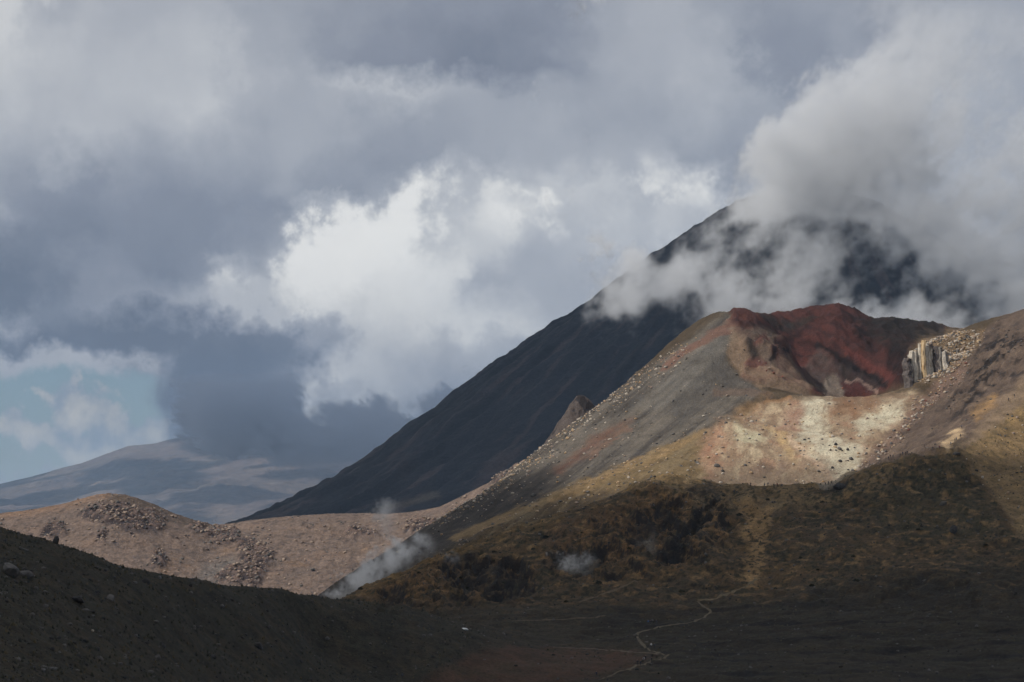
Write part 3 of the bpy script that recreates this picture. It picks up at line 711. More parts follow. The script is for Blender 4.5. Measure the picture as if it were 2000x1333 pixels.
# ------------------------------------------------------------------ far mountain
def far_mountain():
    cols = np.linspace(-500, 1500, 520); s = ray_uv(cols, 1000)[0]
    cpy = np.interp(cols, [-500, -200, 0, 60, 110, 160, 210, 250, 300, 340, 385, 450, 520, 600, 680, 745, 800, 860, 1000, 1300, 1500], [1010, 985, 944, 932, 917, 905, 886, 872, 866, 857, 852, 844, 838, 834, 828, 820, 818, 824, 850, 905, 950])
    KF = 1.6; dc = 16500.0 * KF; zc = ray_uv(cols, cpy)[1] * dc
    rows = KF * np.concatenate([np.linspace(-9000, 0, 220), np.linspace(60, 4000, 30)])
    S, T = np.meshgrid(s, rows); Dm = dc + T
    t = np.clip(-T / (6500 * KF), 0, 1.4)
    z = np.where(T <= 0, zc[None] - (zc[None] - 96) * t ** .85, zc[None] - T * .12)
    X = S * Dm
    g = ridged(X / 1400 + .3 * fbm(X / 800, Dm / 800, 3, 701), Dm / 3500, 5, 711)
    z = z + (g * 110 - 55) * sstep(0, .25, t) + fbm(X / 480, Dm / 480, 5, 721) * 35 * sstep(-.06, .1, t)
    c = np.empty(z.shape + (3,)); c[:] = (.125, .095, .085)
    k = sstep(-.1, .4, fbm(X / 1280, Dm / 1900, 5, 731))[..., None]; c = c * (1 - .7 * k) + np.array((.085, .068, .06)) * .7 * k
    k = sstep(.0, .5, fbm(X / 640, Dm / 1440, 5, 741))[..., None]; c = c * (1 - .6 * k) + np.array((.16, .125, .10)) * .6 * k
    add_obj('far_mountain', mesh_from('far_mountain', np.stack([X, Dm, z], -1).reshape(-1, 3), grid_faces(*z.shape), c.reshape(-1, 3)),
            ground_mat('far_slopes', 60.0, .6, .35, mid=480), kind='structure')
    return cols, X, Dm, z
FAR = far_mountain()

# ------------------------------------------------------------------ plain that reaches the horizon
bm = bmesh.new()
bmesh.ops.create_circle(bm, cap_ends=True, segments=96, radius=90000)
me = bpy.data.meshes.new('plain'); bm.to_mesh(me); bm.free()
ca = me.color_attributes.new('Col', 'FLOAT_COLOR', 'POINT'); ca.data.foreach_set('color', np.tile([.09, .075, .055, 1], len(me.vertices)).astype(np.float32))
pl = add_obj('plain', me, ground_mat('plain_ground', 30.0, .5, .4, mid=400), kind='structure'); pl.location.z = -160

#OBJS_BEGIN
# ------------------------------------------------------------------ rocks
def rock_mat(name, col, col2, rough=.9):
    m = bpy.data.materials.new(name); m.use_nodes = True; nt = m.node_tree; N = nt.nodes.new; L = nt.links.new
    bs = nt.nodes['Principled BSDF']; bs.inputs['Roughness'].default_value = rough; bs.inputs['Specular IOR Level'].default_value = .2
    ge = N('ShaderNodeNewGeometry'); n = N('ShaderNodeTexNoise'); n.inputs['Scale'].default_value = .9; n.inputs['Detail'].default_value = 5
    L(ge.outputs['Position'], n.inputs['Vector'])
    mx = N('ShaderNodeMix'); mx.data_type = 'RGBA'; mx.inputs[6].default_value = (*col, 1); mx.inputs[7].default_value = (*col2, 1)
    r = N('ShaderNodeMapRange'); r.inputs['From Min'].default_value = .35; r.inputs['From Max'].default_value = .65
    L(n.outputs['Fac'], r.inputs['Value']); L(r.outputs[0], mx.inputs[0]); L(mx.outputs[2], bs.inputs['Base Color'])
    bp = N('ShaderNodeBump'); bp.inputs['Strength'].default_value = .6; bp.inputs['Distance'].default_value = .3
    L(n.outputs['Fac'], bp.inputs['Height']); L(bp.outputs[0], bs.inputs['Normal'])
    return m
RM = {'dark': rock_mat('dark_basalt', (.030, .028, .027), (.065, .06, .057)),
      'grey': rock_mat('grey_basalt', (.085, .08, .075), (.15, .14, .13)),
      'pale': rock_mat('pale_stone', (.34, .29, .24), (.50, .45, .38)),
      'tan': rock_mat('tan_stone', (.22, .165, .13), (.34, .27, .215)),
      'ochre': rock_mat('ochre_stone', (.30, .19, .10), (.46, .36, .24)),
      'red': rock_mat('red_scoria', (.16, .06, .045), (.26, .13, .10))}

def rock_mesh(seed, sub=1, flat=.7):
    r = random.Random(seed)
    bm = bmesh.new(); bmesh.ops.create_icosphere(bm, subdivisions=sub, radius=.5)
    off = Vector((r.uniform(-50, 50), r.uniform(-50, 50), r.uniform(-50, 50)))
    cuts = [(Vector((r.gauss(0, 1), r.gauss(0, 1), r.gauss(0, 1))).normalized(), r.uniform(.26, .42)) for _ in range(7)]
    for v in bm.verts:
        p = v.co.copy()
        p *= 1 + .35 * mnoise.noise(p * 2.2 + off)
        for n, d in cuts:
            e = p.dot(n) - d
            if e > 0: p -= n * e * .85
        p.x *= 1.1; p.y *= .9; p.z *= flat
        v.co = p
    return bm
def rock_data(name, seed, mat, sub=2):
    bm = rock_mesh(seed, sub, random.Random(seed).uniform(.6, .95)); me = bpy.data.meshes.new(name); bm.to_mesh(me); bm.free()
    me.materials.append(RM[mat]); return me
ROCKS = {k: [rock_data('boulder', 10 * i + j, k, 1) for j in range(5)] for i, k in enumerate(RM)}
ROCKS_BIG = {k: [rock_data('boulder', 500 + 10 * i + j, k, 2) for j in range(3)] for i, k in enumerate(RM)}

def boulder(px, py, wpx, mat, label, group=None, sink=.15, dmin=0, tall=1.0, big=False, pos=None):
    p = hit(px, py, dmin) if pos is None else pos
    if p is None: return None
    w = wpx / F * p[1]
    o = add_obj('boulder', random.choice((ROCKS_BIG if big else ROCKS)[mat]), label=label, category='boulder')
    if group: o['group'] = group
    o.location = (p[0], p[1], p[2] + w * (.28 - sink) * tall)
    o.rotation_euler = (random.uniform(-.25, .25), random.uniform(-.25, .25), random.uniform(0, 6.28))
    o.scale = (w, w * random.uniform(.8, 1.1), w * tall * random.uniform(.85, 1.1))
    return o

NAMED = [
 (20, 1124, 46, 'grey', 'largest grey boulder at the left edge of the dark foreground slope', 1.3), (50, 1130, 30, 'grey', 'grey boulder right beside the largest one at the left edge', 1.1),
 (107, 1062, 14, 'dark', 'narrow dark rock spike standing on the skyline of the left slope', 1.8), (152, 1178, 30, 'dark', 'low dark boulder on the left slope, left of two grey ones', .8),
 (216, 1178, 20, 'grey', 'rounded grey boulder halfway down the dark left slope', 1.0), (229, 1192, 9, 'grey', 'small grey rock just below the rounded grey boulder', 1.0),
 (284, 1140, 20, 'dark', 'dark boulder near the skyline in the middle of the left slope', 1.1), (312, 1130, 12, 'grey', 'grey rock just under the skyline of the left slope', 1.0),
 (432, 1188, 13, 'grey', 'lone grey rock on the right part of the left slope', 1.0), (204, 1097, 7, 'grey', 'pale rock beside the skyline of the left slope', 1.0),
 (195, 1290, 14, 'grey', 'pale grey rock low on the left slope', 1.0), (308, 1290, 16, 'grey', 'grey rock with a flat top low on the left slope', .9), (416, 1286, 15, 'dark', 'dark rock at the foot of the left slope', 1.0),
 (505, 1268, 24, 'dark', 'dark lump standing alone where the left slope meets the basin', 1.0), (524, 1266, 8, 'grey', 'small grey rock right of the dark lump', 1.0),
 (35, 1290, 15, 'grey', 'grey rock in the lower left corner', 1.0), (86, 1306, 14, 'grey', 'grey rock above the lower left edge of the picture', 1.0), (181, 1236, 8, 'pale', 'small pale stone on the left slope', 1.0),
 (1639, 955, 28, 'dark', 'big dark boulder beside the hikers on the saddle', .9), (1861, 1043, 20, 'dark', 'dark round boulder on the shaded hillside at right', 1.2), (1842, 988, 16, 'grey', 'grey boulder on the shaded hillside under the sunny edge', .9),
 (1868, 889, 18, 'grey', 'flat grey boulder on the crest beside the sandy path', .6),
 (1400, 912, 13, 'grey', 'grey boulder on the yellow spur left of the pale bowl', 1.0), (1412, 922, 9, 'dark', 'dark boulder just below the grey one on the yellow spur', 1.0),
 (1606, 860, 7, 'grey', 'grey boulder in the upper white patch of the bowl', .9), (1632, 870, 9, 'dark', 'dark boulder in the middle of the white patch', 1.0), (1640, 880, 10, 'grey', 'broad grey boulder in the white patch of the bowl', .9),
 (1656, 882, 8, 'dark', 'small dark boulder at the right of the white patch', 1.0), (1641, 904, 9, 'dark', 'dark boulder low in the bowl', 1.0), (1662, 899, 10, 'grey', 'grey boulder where rubble meets the white patch', 1.0),
 (1626, 916, 8, 'dark', 'small dark boulder near the foot of the bowl', 1.0), (905, 982, 13, 'dark', 'dark outcrop boulder on the crest between tan ridge and grey scree', .9),
 (1042, 970, 13, 'grey', 'grey boulder low on the dark scree', 1.0), (960, 986, 9, 'grey', 'small grey boulder on the lower dark scree', 1.0), (1056, 957, 9, 'grey', 'rounded grey boulder above another on the dark scree', 1.0),
]
for px, py, w, mt, lb, tl in NAMED:
    boulder(px, py, w, mt, lb, tall=tl, big=w > 9)
# a dark dome of scrub
SETS = [  # polygon, count, width range px, colours, label, group
 ([(880, 1010), (1010, 930), (1200, 790), (1320, 700), (1335, 712), (1210, 815), (1030, 950), (900, 1035)], 34, (3.5, 9), ['pale', 'tan', 'pale'], 'boulder along the upper left edge of the grey scree', 'pale boulders along the scree edge', 1300),
 ([(900, 1060), (1090, 930), (1300, 800), (1390, 790), (1360, 850), (1100, 960)], 22, (3.5, 7), ['grey', 'pale', 'grey'], 'boulder scattered on the grey scree slope', 'boulders on the grey scree', 1290),
 ([(1100, 985), (1300, 900), (1380, 850), (1390, 900), (1300, 930)], 16, (4, 9), ['grey', 'ochre', 'dark'], 'boulder on the yellow spur beside the scree', 'boulders on the yellow spur', 1270),
 ([(1560, 850), (1690, 850), (1700, 890), (1640, 935), (1590, 940), (1560, 900)], 24, (3.5, 8), ['dark', 'pale', 'grey', 'tan'], 'rock strewn over the white floor of the bowl', 'rocks in the pale bowl', 1300),
 ([(1690, 900), (1830, 745), (1885, 700), (1890, 720), (1800, 820), (1700, 920), (1640, 945)], 34, (5, 10), ['tan', 'red', 'pale', 'tan'], 'rock in the pinkish rubble band right of the bowl', 'rocks in the pink rubble band', 1300),
 ([(1842, 660), (1925, 650), (1905, 690), (1850, 735), (1790, 752), (1740, 768), (1740, 760), (1800, 742)], 46, (5, 12), ['pale', 'ochre', 'pale', 'tan'], 'block in the rubble beside the columned cliff', 'pale blocks beside the cliff', 1430),
 ([(1900, 930), (1960, 840), (2060, 760), (2060, 1050), (1960, 1020)], 20, (4, 9), ['grey', 'pale', 'dark'], 'rock on the sunlit yellow slope at right', 'rocks on the sunlit yellow slope', 1180),
 ([(1680, 960), (1870, 900), (1950, 1050), (1700, 1080)], 16, (4, 10), ['dark', 'grey'], 'rock on the shaded hillside below the saddle', 'rocks on the shaded hillside', 1150),
 ([(0, 1060), (230, 1120), (600, 1175), (800, 1230), (600, 1330), (0, 1330)], 40, (4, 11), ['dark', 'grey', 'dark'], 'rock scattered on the dark foreground slope', 'rocks on the foreground slope', 400),
 ([(1450, 700), (1500, 690), (1520, 760), (1700, 765), (1680, 775), (1500, 775)], 10, (4, 8), ['red', 'tan', 'red'], 'rock inside the crater', 'rocks inside the crater', 1460),
]
for poly, n, (w0, w1), mats, lb, gr, dmin in SETS:
    P = np.array(poly, float); made = 0; tries = 0
    while made < n and tries < n * 30:
        tries += 1
        x = random.uniform(P[:, 0].min(), P[:, 0].max()); y = random.uniform(P[:, 1].min(), P[:, 1].max())
        if poly_sd(np.array([x]), np.array([y]), poly)[0] < 0: continue
        mt = random.choice(mats); ww = w0 + (w1 - w0) * random.random() ** 2.2
        word = {'dark': 'dark', 'grey': 'grey', 'pale': 'pale', 'tan': 'tan', 'ochre': 'ochre', 'red': 'reddish'}[mt]
        size = 'larger ' if ww > w0 + .55 * (w1 - w0) else 'small '
        if boulder(x, y, ww, mt, size + word + ' ' + lb, gr + ', ' + size + word, dmin=dmin): made += 1

# rubble too small to pick apart
def scatter_stuff(name, weight, n, size, mats, seed, kindname='rock', zoff=.1, VS=None):
    r = np.random.default_rng(seed)
    w = np.clip(weight, 0, None).astype(np.float64).ravel()
    idx = r.choice(w.size, n, p=w / w.sum())
    P = (V_ALL if VS is None else VS)[idx] + np.stack([r.uniform(-.6, .6, n), r.uniform(-.6, .6, n), np.zeros(n)], 1)
    if VS is None: P[:, 2] = ground_z(P[:, 0], P[:, 1])
    sz = size[0] + (size[1] - size[0]) * r.random(n) ** 3
    if kindname == 'rock':
        ico = bmesh.new(); bmesh.ops.create_icosphere(ico, subdivisions=1, radius=.5); bv = np.array([v.co for v in ico.verts]); bf = np.array([[v.index for v in f.verts] for f in ico.faces]); ico.free()
        bv12 = bv[:12]
        o = bmesh.new(); bmesh.ops.create_icosphere(o, subdivisions=1, radius=.5); o.free()
        t = (1 + 5 ** .5) / 2
        bv = np.array([[-1, t, 0], [1, t, 0], [-1, -t, 0], [1, -t, 0], [0, -1, t], [0, 1, t], [0, -1, -t], [0, 1, -t], [t, 0, -1], [t, 0, 1], [-t, 0, -1], [-t, 0, 1]]) / 3.8
        bf = np.array([[0, 11, 5], [0, 5, 1], [0, 1, 7], [0, 7, 10], [0, 10, 11], [1, 5, 9], [5, 11, 4], [11, 10, 2], [10, 7, 6], [7, 1, 8], [3, 9, 4], [3, 4, 2], [3, 2, 6], [3, 6, 8], [3, 8, 9], [4, 9, 5], [2, 4, 11], [6, 2, 10], [8, 6, 7], [9, 8, 1]])
        V = bv[None] * (1 + r.uniform(-.35, .35, (n, 12, 1))) * np.stack([np.ones(n), r.uniform(.7, 1.1, n), r.uniform(.5, .9, n)], 1)[:, None, :]
    else:                                                         # a tuft: a low uneven cone of blades
        a = np.arange(5) * 2 * np.pi / 5
        bv = np.concatenate([np.stack([.5 * np.cos(a), .5 * np.sin(a), np.zeros(5) - .1], 1), [[0, 0, .75]], [[.25, .1, .6]]])
        bf = np.array([[0, 1, 5], [1, 2, 5], [2, 3, 5], [3, 4, 5], [4, 0, 5], [0, 1, 6], [4, 0, 6]])
        V = bv[None] * (1 + r.uniform(-.4, .4, (n, 7, 1)))
    rot = r.uniform(0, 6.28, n); c, s = np.cos(rot)[:, None], np.sin(rot)[:, None]
    V = np.stack([V[..., 0] * c - V[..., 1] * s, V[..., 0] * s + V[..., 1] * c, V[..., 2]], -1) * sz[:, None, None]
    V = V + P[:, None, :] + np.array([0, 0, 1.]) * (sz * zoff)[:, None, None]
    k = len(bv)
    Fa = (bf[None] + (np.arange(n) * k)[:, None, None]).reshape(-1, 3)
    me = mesh_from(name, V.reshape(-1, 3), Fa, smooth=False)
    for m in mats: me.materials.append(m)
    mi = np.repeat(r.integers(0, len(mats), n), len(bf)).astype(np.int32)
    me.polygons.foreach_set('material_index', mi)
    return add_obj(name, me, kind='stuff')
infr = ((PX > -60) & (PX < 2060) & (PY < 1345)).astype(np.float32)
edge_k = np.zeros(PX.shape, np.float32); _k = (DD > 1300); edge_k[_k] = sstep(26, 4, line_d(PX[_k], PY[_k], [(860, 1012), (1000, 925), (1200, 780), (1330, 690)]))
wt = infr * (edge_k * 5 + _ys * 1.2 + m_grey * .3 + m_bowl * 1.0 + zone([(1690, 900), (1830, 745), (1885, 700), (1890, 720), (1800, 820), (1700, 920), (1640, 945)], 8) * (DD > 1300) * 7 + zone([(1790, 655), (1925, 645), (1905, 690), (1850, 735), (1790, 745)], 6) * (DD > 1440) * 30 + m_yel * .8)
scatter_stuff('rubble', wt * (DD < 1560), 6500, (.4, 2.0), [RM['pale'], RM['tan'], RM['grey'], RM['ochre']], 21)
wt = infr * (m_crag * 5 + m_right * .5 + m_grey * .5 + spur * 3 + m_bowl * .35 + m_yel * .8 + hill * .5 + m_left * 1.0)
scatter_stuff('rubble', wt * (DD < 1560), 4200, (.35, 1.5), [RM['dark'], RM['grey']], 22)
_TX, _TD, _TZ, _TO = TAN
scatter_stuff('rubble', (.05 + _TO * 2.2 + .5 * sstep(.1, .5, fbm(_TX / 12, _TD / 12, 4, 465))) * (_TZ > -40), 5500, (.5, 2.8), [RM['tan'], rock_mat('brown_rock', (.12, .095, .085), (.20, .16, .14)), RM['grey'], RM['tan']], 24, VS=np.stack([_TX, _TD, _TZ], -1).reshape(-1, 3))
TUFT = [rock_mat('tussock_olive', (.020, .022, .012), (.040, .037, .020)), rock_mat('tussock_straw', (.050, .040, .022), (.085, .068, .036)), rock_mat('tussock_dark', (.012, .014, .009), (.024, .025, .014))]
wt = infr * (hill * (.25 + veg2 * 1.5) * sstep(1240, 1120, PY) + m_yel * .7 + m_left * 1.3 + floor * .25)
scatter_stuff('tussock_grass', wt, 20000, (.3, .9), TUFT, 23, 'tuft', 0)

# ------------------------------------------------------------------ shrubs on the near slopes
def shrub(px, py, wpx, label, group=None):
    p = hit(px, py)
    if p is None: return
    w = wpx / F * p[1]; r = random.Random(int(px * 7 + py))
    bm = bmesh.new()
    for i in range(150):
        th = r.uniform(0, 6.28); ph = math.acos(r.uniform(0, 1)); q = r.uniform(.6, 1) ** .6
        c = Vector((math.cos(th) * math.sin(ph), math.sin(th) * math.sin(ph), math.cos(ph) * .8)) * .5 * q
        a = Vector((r.gauss(0, 1), r.gauss(0, 1), r.gauss(0, 1))).normalized() * .10; b = a.cross(Vector((r.gauss(0, 1), r.gauss(0, 1), r.gauss(0, 1)))).normalized() * .07
        vs = [bm.verts.new(c + a), bm.verts.new(c + b), bm.verts.new(c - a), bm.verts.new(c - b)]
        bm.faces.new(vs)
    me = bpy.data.meshes.new('foliage'); bm.to_mesh(me); bm.free()
    e = add_obj('shrub', None, label=label, category='shrub'); e.location = (p[0], p[1], p[2] - .05 * w); e.scale = (w, w, w)
    if group: e['group'] = group
    add_obj('foliage', me, TUFT[r.choice((0, 2))], e)
    bm = bmesh.new(); bmesh.ops.create_cone(bm, segments=6, radius1=.07, radius2=.03, depth=.4, cap_ends=True); bmesh.ops.translate(bm, vec=(0, 0, .15), verts=bm.verts)
    me = bpy.data.meshes.new('stem'); bm.to_mesh(me); bm.free(); add_obj('stem', me, TUFT[1], e)
for i in range(34):
    while True:
        x = random.uniform(690, 1960); y = random.uniform(960, 1180)
        p = hit(x, y)
        if p is not None and p[1] < 1300 and poly_sd(np.array([x]), np.array([y]), P_YEL)[0] < 0: break
    w_ = random.uniform(6, 14); sz_ = 'broad' if w_ > 11 else ('small' if w_ < 8.5 else 'medium-sized'); wh_ = 'left of the dark gullies' if x < 1050 else ('among the dark gullies' if x < 1430 else ('right of the sandy track' if x < 1700 else 'near the sunny right slope'))
    shrub(x, y, w_, sz_ + ' dark shrub on the shaded hillside ' + wh_, 'dark shrubs, ' + sz_ + ', ' + wh_)

# ------------------------------------------------------------------ columned cliff in the crater wall
cb = hit(1806, 742, 1440)
cliff = add_obj('cliff', None, label='pale columned rock cliff streaked with ochre in the crater wall', category='cliff')
cliff.location = cb
CM = [rock_mat('cliff_white', (.40, .35, .28), (.56, .52, .45)), rock_mat('cliff_ochre', (.30, .19, .10), (.46, .36, .25)), rock_mat('cliff_grey', (.14, .12, .11), (.34, .30, .25)), rock_mat('cliff_dark', (.06, .05, .05), (.14, .12, .11))]
def column(x0, x1, ytop, ybot, d, mat, seed):
    r = random.Random(seed)
    A = at(x0, ybot, d); B = at(x1, ybot, d); T = at((x0 + x1) / 2, ytop, d + 5)
    w = (B[0] - A[0]) * .62; h = T[2] - A[2]; n = 7; m = 9
    bm = bmesh.new(); rings = []
    for k in range(m):
        t = k / (m - 1); ring = []
        lean = 5.0 * t; ww = w * (1.25 - .35 * t) * (1 + r.uniform(-.22, .22)); cx = (A[0] + B[0]) / 2 + r.uniform(-.3, .3) * w
        for i in range(n):
            a = 2 * math.pi * i / n + seed
            ring.append(bm.verts.new((cx + ww * math.cos(a) * (1 + r.uniform(-.16, .16)), d + lean + 3.0 + 1.5 * w * math.sin(a) * (1 + r.uniform(-.12, .12)), A[2] - 3 + (h + 3) * t + (r.uniform(-.5, .5) if k == m - 1 else 0))))
        rings.append(ring)
    for k in range(m - 1):
        for i in range(n):
            bm.faces.new((rings[k][i], rings[k][(i + 1) % n], rings[k + 1][(i + 1) % n], rings[k + 1][i]))
    bm.faces.new(rings[-1])
    bmesh.ops.recalc_face_normals(bm, faces=bm.faces)
    me = bpy.data.meshes.new('rock_column'); bm.to_mesh(me); bm.free()
    o = add_obj('rock_column', me, mat, cliff); o.matrix_parent_inverse = cliff.matrix_world.inverted()
    o.location = Vector((0, 0, 0)) - cliff.location
def cliff_mat(name, a, b, c):
    m = rock_mat(name, a, b); nt = m.node_tree; bs = nt.nodes['Principled BSDF']
    ge = nt.nodes.new('ShaderNodeNewGeometry'); mp = nt.nodes.new('ShaderNodeVectorMath'); mp.operation = 'MULTIPLY'; mp.inputs[1].default_value = (.55, .2, .07)
    n = nt.nodes.new('ShaderNodeTexNoise'); n.inputs['Scale'].default_value = 1; n.inputs['Detail'].default_value = 4
    nt.links.new(ge.outputs['Position'], mp.inputs[0]); nt.links.new(mp.outputs[0], n.inputs['Vector'])
    r = nt.nodes.new('ShaderNodeMapRange'); r.inputs['From Min'].default_value = .55; r.inputs['From Max'].default_value = .66; nt.links.new(n.outputs['Fac'], r.inputs['Value'])
    old = bs.inputs['Base Color'].links[0].from_socket
    mx = nt.nodes.new('ShaderNodeMix'); mx.data_type = 'RGBA'; nt.links.new(r.outputs[0], mx.inputs[0]); nt.links.new(old, mx.inputs[6]); mx.inputs[7].default_value = (*c, 1)
    nt.links.new(mx.outputs[2], bs.inputs['Base Color'])
    return m
CM = [cliff_mat('cliff_pale', (.42, .37, .30), (.62, .57, .49), (.11, .09, .08)), cliff_mat('cliff_ochre', (.40, .27, .14), (.56, .44, .28), (.12, .085, .06)), cliff_mat('cliff_grey', (.20, .18, .155), (.34, .31, .27), (.07, .06, .055)), CM[3]]
x = 1769.0; i = 0
while x < 1852:
    wd = random.choice((5.0, 6.5, 9.0, 12.0)) * random.uniform(.85, 1.15); t = (x - 1772) / 74
    ytop = float(np.interp(x, [1771, 1790, 1812, 1832, 1848], [698, 678, 668, 674, 690])) + random.uniform(-6, 6); ybot = 754 - 34 * max(0, t - .35)
    column(x, x + wd, ytop, ybot, cb[1] - 1 + 11 * t + random.uniform(-3, 3), [CM[3], CM[2], CM[0], CM[0], CM[2], CM[0], CM[1], CM[1], CM[0], CM[0], CM[1], CM[0]][i % 12], i + 3)
    boulder(0, 0, random.uniform(6, 11), random.choice(('ochre', 'grey', 'pale', 'tan')), 'block of broken rock capping the columned cliff', 'blocks capping the cliff', pos=at(x + wd / 2, ytop + 2, cb[1] + 7 + 11 * t))
    x += wd * .62; i += 1

# ------------------------------------------------------------------ pinnacle behind the scree
def pinnacle():
    d = 1770.0; A = at(1133, 772, d); n, m = 56, 34
    n, m = 110, 60; th = np.linspace(0, 2 * np.pi, n); t = np.linspace(0, 1, m)
    T, K = np.meshgrid(th, t)
    R0 = 1.5 + 25 * K + 4 * np.sin(T * 2 + 1) * K
    qx = np.cos(T) * R0; qy = np.sin(T) * R0
    rg = ridged(qx / 9 + 30, qy / 9 + 4, 4, 91); rh = fbm(qx / 4, qy / 4, 4, 93)
    X = A[0] + qx * np.where(np.cos(T) < 0, .85, 1.15) + rh * .7; Y = d + qy; Z = A[2] - 36 * K ** 1.05 + (rg * 2.6 - 1.2 + rh * 1.0) * np.minimum(1, K * 5)
    Z[0] = A[2]; X[0] = A[0]; Y[0] = d
    c = np.where((rg > .35)[..., None], lit(84, 76, 72), lit(52, 48, 48)) * (1 + .2 * fbm(X / 2, Z / 2, 3, 97))[..., None]
    add_obj('rock_pinnacle', mesh_from('rock_pinnacle', np.stack([X, Y, Z], -1).reshape(-1, 3), grid_faces(m, n)[:, ::-1], c.reshape(-1, 3), smooth=False), ground_mat('pinnacle_rock', .8, .9, .4),
            label='brown rocky pinnacle standing behind the scree against the dark volcano', category='pinnacle')
pinnacle()

# ------------------------------------------------------------------ snow on the far mountain and a white slab on the basin floor
SNOW = rock_mat('old_snow', (.78, .79, .80), (.86, .86, .86), .7)
def far_z(x, y):
    cols, X, Dm, z = FAR
    s0 = X[0, 0] / Dm[0, 0]; s1 = X[0, -1] / Dm[0, -1]
    fs = (x / y - s0) / (s1 - s0) * (X.shape[1] - 1); rows = Dm[:, 0]
    fj = np.interp(y, rows, np.arange(len(rows)))
    i = int(np.clip(fs, 0, X.shape[1] - 2)); j = int(np.clip(fj, 0, len(rows) - 2)); u = fs - i; v = fj - j
    return (z[j, i] * (1 - u) + z[j, i + 1] * u) * (1 - v) + (z[j + 1, i] * (1 - u) + z[j + 1, i + 1] * u) * v
def far_hit(px, py):
    a, b = ray_uv(px, py)
    for d in np.arange(13000, 26400, 40.):
        if far_z(a * d, d) >= b * d: return np.array([a * d, d, far_z(a * d, d)])
    return np.array([a * 26400, 26400., b * 26400])
def snow(line, wid, label):
    bm = bmesh.new(); prev = None
    n = 14
    for k in range(n):
        t = k / (n - 1) * (len(line) - 1); i = min(int(t), len(line) - 2); u = t - i
        px = line[i][0] * (1 - u) + line[i + 1][0] * u; py = line[i][1] * (1 - u) + line[i + 1][1] * u
        w = wid * (.35 + .65 * math.sin(math.pi * (.1 + .8 * k / (n - 1)))) * random.uniform(.7, 1.2)
        a = far_hit(px, py - w / 2); b = far_hit(px, py + w / 2)
        off = Vector((0, -20, 13))
        cur = [bm.verts.new(Vector(a) + off), bm.verts.new((Vector(a) + Vector(b)) / 2 + off + Vector((0, -5, 6))), bm.verts.new(Vector(b) + off)]
        if prev:
            for q in range(2): bm.faces.new((prev[q], prev[q + 1], cur[q + 1], cur[q]))
        prev = cur
    me = bpy.data.meshes.new('snow_patch'); bm.to_mesh(me); bm.free()
    add_obj('snow_patch', me, SNOW, label=label, category='snow')
snow([(727, 845), (742, 838), (760, 826)], 3.2, 'long thin snow streak high on the hazy far mountain')
snow([(795, 834), (800, 829), (806, 823)], 5.5, 'snow wedge on the far mountain right beside the volcano flank')
snow([(741, 856), (745, 855)], 3.0, 'tiny snow fleck under the long streak on the far mountain')
p = hit(908, 1231)
o = add_obj('stone_slab', ROCKS_BIG['pale'][0].copy(), label='bright white flat patch lying on the dark basin floor', category='slab')
o.data.materials.clear(); o.data.materials.append(SNOW); o.location = (p[0], p[1], p[2] + .1); o.scale = (2.6, 2.4, .9); o.rotation_euler.z = .3

# ------------------------------------------------------------------ footpaths
PATHM = ground_mat('trodden_path', .5, .5, .35)
def path(name, line, w, col, dmax=1e9, dmin=0):
    pts_ = []
    for (x0, y0), (x1, y1) in zip(line[:-1], line[1:]):
        n = max(2, int(math.hypot(x1 - x0, y1 - y0) / 2.5))
        for k in range(n): pts_.append((x0 + (x1 - x0) * k / n, y0 + (y1 - y0) * k / n))
    P = [hit(x, y, dmin, dmax) for x, y in pts_]
    P = np.array([p for p in P if p is not None])
    for _ in range(3): P[1:-1, :2] = (P[:-2, :2] + 2 * P[1:-1, :2] + P[2:, :2]) / 4
    T = np.gradient(P[:, :2], axis=0); T /= np.maximum(np.linalg.norm(T, axis=1, keepdims=True), 1e-6); Nn = np.stack([-T[:, 1], T[:, 0]], 1)
    ww = w * (1 + .7 * gnoise(np.arange(len(P)) / 3.0, np.zeros(len(P)), 5))
    V = []
    for k in (-1, -.5, 0, .5, 1):
        q = P[:, :2] + Nn * (ww * k / 2)[:, None]
        V.append(np.concatenate([q, (ground_z(q[:, 0], q[:, 1]) + .16 - .1 * abs(k))[:, None]], 1))
    V = np.stack(V, 1); n = len(P)
    add_obj(name, mesh_from(name, V.reshape(-1, 3), grid_faces(n, 5), np.tile(col, (n * 5, 1))), PATHM, kind='structure')
path('footpath', [(1478, 1132), (1460, 1145), (1430, 1158), (1395, 1172), (1362, 1174)], 1.3, shade(80, 71, 56), 1300)
path('footpath', [(1362, 1175), (1375, 1186), (1390, 1196), (1372, 1208), (1350, 1217), (1310, 1222), (1270, 1230), (1243, 1238), (1248, 1252), (1266, 1270), (1290, 1278)], 1.1, shade(73, 66, 54), 1200)
path('footpath', [(1290, 1279), (1308, 1281), (1275, 1293), (1240, 1304), (1200, 1318), (1168, 1331)], 1.0, shade(74, 67, 54), 1100)
path('footpath', [(870, 1216), (895, 1226), (912, 1232)], .9, shade(50, 45, 37), 1180)
path('footpath', [(1000, 1214), (1080, 1212), (1160, 1208), (1185, 1204)], 1.0, shade(70, 62, 50), 1180)
path('footpath', [(1080, 1265), (1180, 1270), (1290, 1279)], 1.1, shade(70, 62, 52), 1100)
path('footpath', [(1130, 1178), (1200, 1155), (1245, 1135)], 1.0, shade(74, 64, 50), 1220)
path('footpath', [(1000, 1044), (1070, 1026), (1090, 1012), (1130, 1000)], 1.2, shade(64, 54, 38), 1300)

